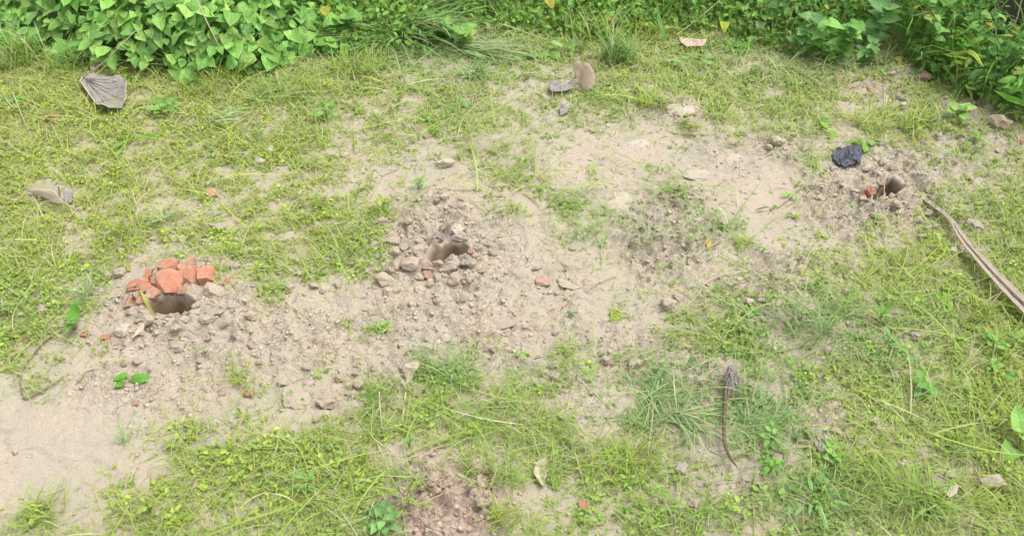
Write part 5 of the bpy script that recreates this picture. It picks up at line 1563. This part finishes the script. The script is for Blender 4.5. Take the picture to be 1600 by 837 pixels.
T_COOL, T_MID, T_YEL, T_PALE = (.25, .44, .16), (.29, .46, .10), (.37, .49, .085), (.42, .56, .27)
for a in [
    (640, 52, 130, (.22, .46), (.003, .0065), (.5, 1.1), (1.45, 1.85), -.35, .45, .16, T_COOL, 'heap of long cut grass lying at the top centre, its main bundle'),
    (600, 62, 90, (.18, .36), (.003, .006), (.7, 1.2), (1.5, 1.8), 3.5, .5, .12, T_COOL, 'left-swept bundle of the long cut grass heap'),
    (720, 78, 60, (.20, .38), (.003, .006), (1.0, 1.4), (1.5, 1.75), -.5, .22, .07, T_PALE, 'pale right-swept bundle at the end of the cut grass heap'),
    (740, 118, 60, (.06, .14), (.003, .006), (.6, 1.2), (1.4, 1.8), None, 0, .06, T_COOL, 'small cool green tuft below the end of the cut grass heap'),
    (965, 95, 90, (.10, .24), (.003, .006), (.1, .6), (.8, 1.6), None, 0, .08, T_COOL, 'upright cool green tuft right of the split brown leaf'),
    (930, 60, 80, (.10, .22), (.003, .006), (.3, .9), (1.0, 1.7), None, 0, .11, T_MID, 'spreading tuft behind the split brown leaf'),
    (1000, 60, 70, (.08, .2), (.003, .005), (.2, .8), (.9, 1.6), None, 0, .1, T_YEL, 'yellow-green tuft at the top behind the tan leaf'),
    (1030, 628, 80, (.08, .18), (.0022, .0042), (.7, 1.2), (1.45, 1.75), .1, 1.2, .08, T_COOL, 'long flattened blue-green tuft left of the tufted dry stalk'),
    (1065, 655, 60, (.08, .2), (.0022, .004), (.8, 1.2), (1.4, 1.7), -.7, .5, .04, T_PALE, 'pale swept tuft right under the long flattened one'),
    (1180, 668, 70, (.08, .17), (.0022, .0042), (.6, 1.1), (1.2, 1.7), .4, 1.1, .07, T_COOL, 'blue-green tuft right of the tufted dry stalk'),
    (1190, 585, 45, (.06, .13), (.0022, .004), (.3, .9), (1.1, 1.7), None, 0, .07, T_MID, 'green tuft behind and right of the tufted dry stalk'),
    (1265, 520, 110, (.10, .22), (.0022, .004), (.2, .8), (1.0, 1.7), None, 0, .10, T_COOL, 'wispy blue-green tuft below the right mound'),
    (1320, 480, 60, (.08, .16), (.002, .004), (.3, .9), (1.0, 1.7), None, 0, .07, T_MID, 'thin tuft right of the right mound'),
    (596, 516, 46, (.03, .07), (.003, .006), (.5, 1.1), (1.2, 1.7), None, 0, .025, T_MID, 'small green tuft alone on bare soil below the middle hole'),
    (733, 548, 30, (.05, .10), (.002, .004), (.6, 1.1), (1.2, 1.7), -1.2, .6, .02, T_PALE, 'pale little tuft on crusted soil in front of the middle hole'),
    (965, 494, 50, (.03, .06), (.002, .004), (.9, 1.3), (1.4, 1.7), None, 0, .035, T_YEL, 'flat yellow-green tuft alone on the smooth centre soil'),
    (142, 462, 40, (.06, .13), (.002, .004), (.3, .9), (1.0, 1.6), None, 0, .02, T_PALE, 'pale spiky tuft left of the brick pile'),
    (256, 346, 46, (.06, .14), (.002, .004), (.5, 1.0), (1.1, 1.6), None, 0, .018, T_PALE, 'pale star-shaped tuft above the brick pile'),
    (192, 366, 30, (.08, .16), (.002, .004), (.1, .7), (.9, 1.5), None, 0, .03, T_YEL, 'thin upright yellow tuft between the folded leaf and the bricks'),
    (380, 595, 46, (.05, .12), (.002, .004), (.2, .9), (1.0, 1.6), None, 0, .04, T_YEL, 'thin yellow-green tuft at the bare soil edge on the left'),
    (592, 625, 80, (.06, .13), (.0022, .0045), (.1, .7), (.8, 1.6), None, 0, .06, T_MID, 'green tuft just right of the big pale mud slab'),
    (690, 575, 90, (.05, .12), (.002, .004), (.3, .9), (1.1, 1.7), None, 0, .10, T_COOL, 'cool green wispy tuft above the pale round clod'),
    (600, 670, 42, (.06, .13), (.002, .004), (.4, 1.0), (1.2, 1.7), None, 0, .08, T_MID, 'loose spreading tuft below the big mud slab'),
    (660, 640, 36, (.06, .13), (.002, .004), (.4, 1.0), (1.2, 1.7), .9, .6, .07, T_YEL, 'yellow tuft sweeping toward the pale round clod'),
    (510, 775, 54, (.06, .13), (.0022, .0045), (.3, .9), (1.1, 1.7), None, 0, .10, T_MID, 'long-bladed tuft at the bottom left of the gravel'),
    (640, 760, 36, (.06, .13), (.0022, .0045), (.3, .9), (1.1, 1.7), None, 0, .05, T_MID, 'tuft of long blades at the upper left gravel edge'),
    (765, 650, 110, (.06, .14), (.002, .004), (.3, .9), (1.1, 1.7), None, 0, .10, T_MID, 'tuft to the right below the pale round clod'),
    (770, 745, 90, (.06, .15), (.002, .004), (.3, .9), (1.1, 1.7), None, 0, .08, T_MID, 'tuft between the gravel and the half-moon leaf'),
    (785, 815, 50, (.06, .14), (.003, .005), (.2, .8), (1.0, 1.6), None, 0, .05, T_YEL, 'bright tuft at the bottom edge right of the gravel'),
    (960, 740, 110, (.06, .15), (.0022, .0045), (.3, .9), (1.1, 1.7), None, 0, .11, T_YEL, 'yellow-green tuft right of the half-moon leaf'),
    (1000, 715, 50, (.05, .12), (.002, .004), (.1, .6), (.8, 1.5), None, 0, .05, T_YEL, 'upright yellow tuft below the long flattened tuft'),
    (905, 690, 70, (.06, .13), (.002, .004), (.3, .9), (1.1, 1.7), None, 0, .06, T_MID, 'dark tuft above the rust-brown leaf'),
    (1075, 805, 60, (.06, .14), (.003, .005), (.3, .9), (1.1, 1.7), None, 0, .06, T_MID, 'fresh tuft at the bottom edge below the curved stalk'),
    (1310, 775, 70, (.07, .14), (.0022, .0045), (.2, .8), (1.0, 1.6), None, 0, .09, T_MID, 'fresh upright tuft in the lower right weeds'),
    (1345, 740, 50, (.06, .13), (.0022, .0045), (.2, .8), (1.0, 1.6), None, 0, .08, T_YEL, 'bright tuft behind the fresh upright one at lower right'),
    (1430, 790, 70, (.10, .2), (.003, .006), (.2, .8), (1.0, 1.6), None, 0, .07, T_MID, 'tuft with long blades left of the pale folded scrap'),
    (1520, 800, 60, (.07, .14), (.003, .005), (.2, .8), (1.0, 1.6), None, 0, .10, T_YEL, 'yellow-green tuft at the bottom right corner'),
    (1500, 690, 50, (.06, .13), (.003, .005), (.2, .8), (1.0, 1.6), None, 0, .08, T_YEL, 'yellow tuft above the pale folded scrap'),
    (1560, 640, 70, (.07, .14), (.003, .005), (.2, .8), (1.0, 1.6), None, 0, .10, T_YEL, 'tall yellow-green tuft at the right edge'),
    (1580, 560, 60, (.07, .14), (.003, .005), (.2, .8), (1.0, 1.6), None, 0, .09, T_YEL, 'bright tuft at the right edge below the frond stalk'),
    (1530, 490, 40, (.06, .13), (.003, .005), (.1, .7), (.9, 1.6), None, 0, .06, T_YEL, 'tuft growing along the underside of the frond stalk'),
    (1590, 350, 50, (.06, .13), (.003, .005), (.2, .8), (1.0, 1.6), None, 0, .09, T_YEL, 'bright tuft above the frond stalk at the right edge'),
    (1572, 392, 30, (.06, .13), (.002, .004), (.2, .8), (1.0, 1.6), None, 0, .06, T_YEL, 'tuft just above the middle of the frond stalk'),
    (1385, 415, 60, (.05, .12), (.002, .004), (.2, .8), (1.0, 1.6), None, 0, .08, T_YEL, 'bright low tuft between the right hole and the frond stalk'),
    (1440, 395, 40, (.05, .12), (.002, .004), (.2, .8), (1.0, 1.6), None, 0, .07, T_YEL, 'bright low tuft against the frond stalk'),
    (1425, 190, 80, (.06, .14), (.002, .004), (.6, 1.1), (1.3, 1.7), None, 0, .1, T_YEL, 'flattened yellow tuft below the brown rock'),
    (1360, 195, 70, (.06, .14), (.002, .004), (.4, 1.0), (1.2, 1.7), None, 0, .1, T_YEL, 'spiky yellow tuft above the black plastic scrap'),
    (1160, 385, 40, (.04, .09), (.002, .004), (.3, .9), (1.0, 1.6), None, 0, .04, T_YEL, 'small bright tuft on the grey soil at centre right'),
    (1065, 205, 46, (.05, .10), (.002, .004), (.6, 1.1), (1.3, 1.7), -.5, .5, .05, T_YEL, 'flattened tuft below the pale chalky mound'),
    (1020, 165, 60, (.06, .14), (.002, .004), (.5, 1.0), (1.2, 1.7), None, 0, .07, T_YEL, 'tuft left of the pale chalky mound'),
    (870, 320, 20, (.08, .2), (.0022, .0045), (.8, 1.2), (1.4, 1.7), 0, .5, .12, T_MID, 'long flattened tuft on the soil above the smooth centre patch'),
    (925, 370, 30, (.06, .12), (.002, .004), (.4, 1.0), (1.2, 1.7), None, 0, .08, T_COOL, 'cool green tuft pointing down from the flattened tuft'),
    (1000, 375, 34, (.06, .13), (.002, .004), (.3, .9), (1.1, 1.7), None, 0, .08, T_COOL, 'cool green tuft left of the dark gravel'),
    (1105, 350, 40, (.05, .12), (.0022, .0045), (.5, 1.0), (1.3, 1.7), None, 0, .09, T_COOL, 'green tuft with lying stems right of the dark gravel'),
    (800, 275, 24, (.10, .22), (.0022, .0045), (.6, 1.1), (1.3, 1.7), .3, 1.0, .13, T_MID, 'spreading tuft above the middle hole on its right'),
    (750, 225, 40, (.10, .22), (.002, .004), (.5, 1.1), (1.3, 1.7), -.8, .9, .13, T_YEL, 'loose yellow tuft on thin soil at the upper middle'),
    (1045, 300, 26, (.06, .12), (.003, .006), (1.0, 1.4), (1.5, 1.7), .1, .4, .06, T_MID, 'bundle of cut green stems right of the pale mud pad'),
    (30, 95, 110, (.10, .25), (.003, .006), (.1, .7), (.8, 1.6), None, 0, .14, T_MID, 'tall grass tuft in front of the creeper at the left edge'),
    (110, 105, 90, (.08, .2), (.003, .005), (.2, .8), (.9, 1.6), None, 0, .12, T_MID, 'grass tuft behind the big grey leaf on its left'),
    (330, 135, 90, (.08, .16), (.002, .004), (.1, .6), (.8, 1.5), None, 0, .14, T_YEL, 'fine upright grass tuft at the creeper front edge'),
    (440, 150, 90, (.08, .2), (.002, .004), (.4, 1.0), (1.2, 1.7), None, 0, .13, T_MID, 'spreading grass tuft right of the creeper foot'),
    (560, 110, 90, (.08, .18), (.002, .004), (.3, .9), (1.1, 1.7), None, 0, .12, T_YEL, 'yellow fine tuft below the left bundle of cut grass'),
    (330, 190, 50, (.08, .16), (.003, .006), (.9, 1.3), (1.4, 1.7), .0, .4, .05, T_PALE, 'pale bundle of lying stems below the creeper foot'),
    (60, 600, 40, (.04, .09), (.002, .004), (.5, 1.0), (1.2, 1.7), None, 0, .04, T_YEL, 'sparse tuft inside the looping vine twig'),
    (195, 690, 30, (.06, .10), (.002, .003), (.1, .6), (.7, 1.5), None, 0, .02, T_PALE, 'thin pale tuft on the smooth bare soil'),
    (70, 800, 80, (.06, .12), (.0022, .0045), (.3, .9), (1.1, 1.7), None, 0, .06, T_YEL, 'tuft at the bottom left corner on bare soil'),
]: tuft(*a)

# --- seedlings and sprigs growing in the plot
SPRIG = [  # px py kind leaf size leaves colour spread label
    (203, 597, 'oval', .115, 3, G_FRESH, 0, 'fallen pair of fresh green leaves on bare soil'),
    (116, 512, 'oval', .135, 3, G_FRESH, 2, 'upright green sprig beside the vine twig on the left'),
    (222, 484, None, 0, 0, None, 0, None),
    (765, 92, 'oval', .085, 3, G_FRESH, 0, 'two dark green leaves on bare soil right of the cut grass'),
    (893, 492, 'oval', .030, 4, (.10, .26, .11), 0, 'dark blue-green sprig on the bare centre soil'),
    (1172, 490, 'heart', .045, 5, G_BLUE, 0, 'blue-green sprig beside a pale clod at centre right'),
    (1120, 467, 'lance', .07, 6, G_MID if False else G_FRESH, 0, 'fresh green sprig above the bent pale straw end'),
    (262, 178, 'heart', .07, 12, G_VINE, 1, 'leafy sprig right of the big grey leaf'),
    (202, 226, 'lance', .15, 5, G_FRESH, 0, 'dark lance-leaved sprig in grass below the big grey leaf'),
    (145, 200, 'lance', .09, 4, G_VINE, 0, 'small lance-leaved sprig straight below the big grey leaf'),
    (30, 155, 'oval', .07, 6, G_VINE, 0, 'oval-leaved sprig at the left edge'),
    (1098, 96, 'oval', .075, 6, G_BLUE, 0, 'blue-green sprig just below the dry tan leaf'),
    (1150, 76, 'heart', .085, 5, (.17, .50, .02), 0, 'vivid green sprig right of the dry tan leaf'),
    (822, 92, 'heart', .085, 4, G_BLUE, 0, 'heart-leaved sprig left of the split brown leaf'),
    (860, 88, 'heart', .08, 3, G_VINE, 0, 'sprig with one upright leaf behind the grey leaf curl'),
    (886, 86, 'oval', .09, 3, G_BLUE, 1, 'sprig at the end of the thick pale stem'),
    (962, 92, 'oval', .06, 7, G_BLUE, 2, 'blue-green sprig on whitish stems right of the split leaf'),
    (1055, 105, 'oval', .06, 6, G_VINE, 1, 'pale green sprig in the grass below the tan leaf'),
    (1284, 196, 'heart', .06, 6, G_BLUE, 0, 'small blue-green sprig above the black plastic'),
    (1296, 210, 'oval', .06, 3, (.30, .52, .03), 0, 'lime green sprig above the black plastic'),
    (1352, 228, 'heart', .06, 3, G_VINE2, 0, 'bright single leaf behind the black plastic'),
    (1395, 232, 'lance', .09, 4, (.28, .44, .03), 0, 'yellow-green lance leaves behind the right hole'),
    (1425, 214, 'lance', .10, 4, (.38, .44, .03), 0, 'olive lance leaves upper right of the right hole'),
    (1410, 206, 'lance', .08, 4, G_YEL, 2, 'small upright sprig between the rock and the right hole'),
    (1495, 184, 'heart', .075, 9, G_VINE2, 1, 'light green broad sprig at the bush front on loose soil'),
    (1515, 250, 'lance', .11, 4, (.22, .50, .03), 2, 'upright lime blade sprig on soil at the right'),
    (1520, 226, 'oval', .08, 4, (.34, .44, .10), 1, 'yellowing sprig below the loose soil at the right'),
    (1231, 307, 'oval', .05, 2, G_VINE, 0, 'single green leaf on the dark bent twig'),
    (1204, 330, 'lance', .06, 2, G_DARK, 0, 'dark leaf at the end of the dark bent twig'),
    (1367, 342, 'oval', .045, 2, (.22, .42, .07), 0, 'single green leaf in front of the right hole'),
    (1240, 340, 'oval', .035, 6, G_YEL, 0, 'low yellow-green sprig on the soil left of the hole'),
    (1284, 372, 'oval', .032, 7, G_YEL, 0, 'low olive sprig below the dark bent twig'),
    (1436, 336, 'oval', .03, 9, G_YEL, 0, 'low yellow sprig at the frond stalk top'),
    (1372, 505, 'oval', .055, 8, G_VINE, 2, 'upright green sprig in the right-hand weeds'),
    (1385, 545, 'oval', .055, 9, G_BLUE, 2, 'blue-green sprig below the upright green one'),
    (1410, 560, 'oval', .05, 7, G_BLUE, 0, 'low blue-green sprig at the level whitish straw'),
    (1474, 490, 'lance', .09, 4, G_VINE, 0, 'lance-leaved sprig left of the frond stalk'),
    (1475, 470, 'heart', .05, 6, (.24, .54, .05), 0, 'bright sprig under the frond stalk middle'),
    (1550, 545, 'round', .045, 10, G_VINE, 1, 'round-leaved sprig below the frond stalk'),
    (1590, 540, 'round', .05, 9, G_VINE, 1, 'round-leaved sprig at the right edge below the stalk'),
    (1545, 580, 'oval', .05, 7, G_VINE, 1, 'green sprig in the middle of the right edge weeds'),
    (1565, 612, 'round', .05, 3, G_VINE, 2, 'single round pale leaf on a stem at the right edge'),
    (1440, 615, 'heart', .055, 8, G_VINE, 1, 'light green sprig below the level whitish straw'),
    (1590, 700, 'heart', .15, 3, G_VINE, 1, 'broad green leaf at the right edge'),
    (1300, 722, 'heart', .05, 10, G_VINE, 1, 'light green sprig beside the lower right clods'),
    (1265, 790, 'lance', .12, 9, G_BLUE, 1, 'grey-green lance-leaved sprig at the bottom right'),
    (1205, 690, 'oval', .05, 10, G_VINE, 1, 'leafy green sprig right of the curved dark stalk'),
    (1200, 740, 'oval', .05, 7, G_FRESH, 1, 'fresh sprig below the curved dark stalk end'),
    (1450, 800, 'lance', .12, 4, G_VINE2, 1, 'broad pale blades at the bottom right by the thick stem'),
    (1360, 560, 'oval', .04, 8, G_BLUE, 0, 'low dark sprig left of the blue-green one'),
    (600, 820, 'heart', .06, 12, G_BLUE, 1, 'blue-green leafy sprig at the bottom edge by the gravel'),
    (640, 792, 'lance', .12, 5, G_YEL, 1, 'yellow-green strap sprig at the left gravel edge'),
    (482, 762, 'oval', .05, 9, G_VINE, 1, 'green sprig in the lower left grass'),
    (238, 800, 'oval', .04, 10, G_YEL, 1, 'yellow-green sprig at the bottom left grass edge'),
    (640, 700, 'oval', .03, 8, G_VINE, 1, 'small sprig in grass below the pale round clod'),
    (742, 680, 'heart', .045, 4, G_YEL, 1, 'lime sprig with two upright leaves below the round clod'),
    (900, 595, 'oval', .03, 3, G_VINE, 1, 'tiny pale green sprig at the centre soil edge'),
    (975, 805, 'oval', .03, 6, G_FRESH, 1, 'tiny fresh sprig at the bottom centre'),
    (555, 305, 'oval', .03, 9, G_YEL, 0, 'bright low sprig in the upper middle grass'),
    (490, 345, 'oval', .03, 10, G_YEL, 0, 'bright low sprig in grass left of the middle hole'),
    (600, 325, 'oval', .035, 8, G_YEL, 1, 'yellow sprig above the middle hole on its left'),
    (655, 295, 'oval', .04, 7, G_VINE, 1, 'green sprig in grass above the middle hole'),
    (540, 500, 'lance', .04, 3, G_YEL, 0, 'tiny lime sprig on soil left of the small upright sprig'),
    (510, 185, 'oval', .06, 8, G_VINE, 1, 'dark green sprig in the upper middle grass'),
    (720, 165, 'oval', .06, 4, G_BLUE, 0, 'flat blue-green sprig right of the long straw'),
    (330, 245, 'heart', .045, 2, (.30, .50, .20), 0, 'single pale green leaf in the left grass'),
    (405, 215, 'oval', .045, 5, G_DARK, 0, 'dark green sprig in grass below the creeper foot'),
    (95, 565, 'oval', .03, 4, (.30, .33, .05), 0, 'olive sprig on bare soil by the vine twig'),
    (50, 590, 'lance', .06, 2, (.30, .36, .09), 0, 'faded leaf sprig inside the vine loop'),
    (310, 122, 'heart', .09, 3, G_VINE, 1, 'creeper runner leaf at the front edge in the grass'),
    (520, 510, None, 0, 0, None, 0, None),
]
for (px_, py_, kind, ls, nl, col, up, lb) in SPRIG:
    if kind is None: continue
    org = gp(px_, py_); ls *= .62 - .17 * max(0, (py_ - 300) / 500) if nl > 3 or py_ > 400 else .8
    w_ = plant('sprig', org, lb, 'sprig', 'green sprigs in the plot'); paths = []
    hh = (.008, .04, .07)[up] + ls * .25
    a0_ = random.uniform(0, 6.28)
    for k in range(nl):
        a = a0_ + k * 2.4 + random.uniform(-.4, .4)
        r_ = (0.35 * ls * math.sqrt(k)) if up < 2 else .01
        p = org + Vector((math.cos(a) * r_, math.sin(a) * r_, 0)); p.z = H1(p.x, p.y) + hh * random.uniform(.5, 1.1) * (1 if up < 2 else .4 + .7 * k / nl)
        if px_ == 203: a = (3.0, .15, 3.5)[k]; r_ = .012; p = org + Vector((math.cos(a) * r_, .014 * (k - .8), .012)); p.z = H1(p.x, p.y) + .014
        if px_ == 116: a = (1.45, -1.5, -1.3)[k]; p = org + Vector((.004 * k, .0, .035))
        tip = Vector((math.cos(a), math.sin(a) - (.25 if px_ not in (203, 116) else 0), .05 + (.25 if up else 0) + (.6 if up == 2 else 0) + random.uniform(-.1, .2)))
        nrm = Vector((-math.cos(a) * .25 + random.gauss(0, .2), -math.sin(a) * .25 - .25 + random.gauss(0, .2), 1))
        put_leaf(w_, org, p, tip, nrm, ls * random.uniform(.75, 1.15), kind, vary(col, .14))
        paths.append([org + Vector((0, 0, -.002)), org.lerp(p, .5) + Vector((0, 0, hh * .3)), p])
    stems(w_, org, paths, .0016, (.26, .36, .12))

# yellow blade that leans across the lip of the left hole
P = [gp(219, 452, .03), gp(226, 466, .03), gp(234, 480, .018), gp(243, 492, .006)]
c = P[1].copy(); cp = smooth_path(P, 5); V = []; F = []
for i, p in enumerate(cp):
    f = i / (len(cp) - 1); wq = .0065 * math.sin(math.pi * (.08 + .84 * f)) ** .6
    V += [p - c + Vector((-wq, 0, .001)), p - c + Vector((0, 0, -.001)), p - c + Vector((wq, 0, .001))]
for i in range(len(cp) - 1): F += [(i * 3, i * 3 + 1, i * 3 + 4, i * 3 + 3), (i * 3 + 1, i * 3 + 2, i * 3 + 5, i * 3 + 4)]
o = link('broad_grass', pymesh('broad_grass', V, F, M_STEM), loc=c); o.color = (.46, .44, .07, 1)
tag(o, 'yellow blade leaning from the bricks across the left hole lip', 'grass blade', 'broad grass blades')

# weathered dark post in the bushes at the top right
po = gp(1550, 70); yp = po.y
post = bpy.data.objects.new('wooden_post', None); COL.objects.link(post); post.location = po
tag(post, 'dark weathered wooden post standing in the right bushes at the top', 'post')
b = bmesh.new(); bmesh.ops.create_cube(b, size=1)
bmesh.ops.bevel(b, geom=b.edges[:], offset=.06, segments=2, affect='EDGES')
bmesh.ops.subdivide_edges(b, edges=[e for e in b.edges if abs(e.verts[0].co.z - e.verts[1].co.z) > .5], cuts=8)
for v in b.verts:
    v.co = Vector((v.co.x * .15, v.co.y * .08, (v.co.z + .5) * 1.0 - .05)) + Vector((.05 * (v.co.z + .5), 0, 0))
    v.co += Vector((1, 1, 0)) * .004 * mnoise.noise(v.co * 25)
me = bpy.data.meshes.new('post_shaft'); b.to_mesh(me); b.free(); me.materials.append(M_WOOD); link('post_shaft', me, post)
v, f = tube([Vector((-.115, -.06, 0)), Vector((-.09, -.06, .25)), Vector((-.055, -.055, .6)), Vector((-.03, -.05, .9))], [.009, .008, .008, .006], 7)
sk = link('stick', pymesh('stick', v, f, M_TWIG), loc=po); tag(sk, 'pale stick leaning against the left face of the dark post', 'stick')

label_pending()
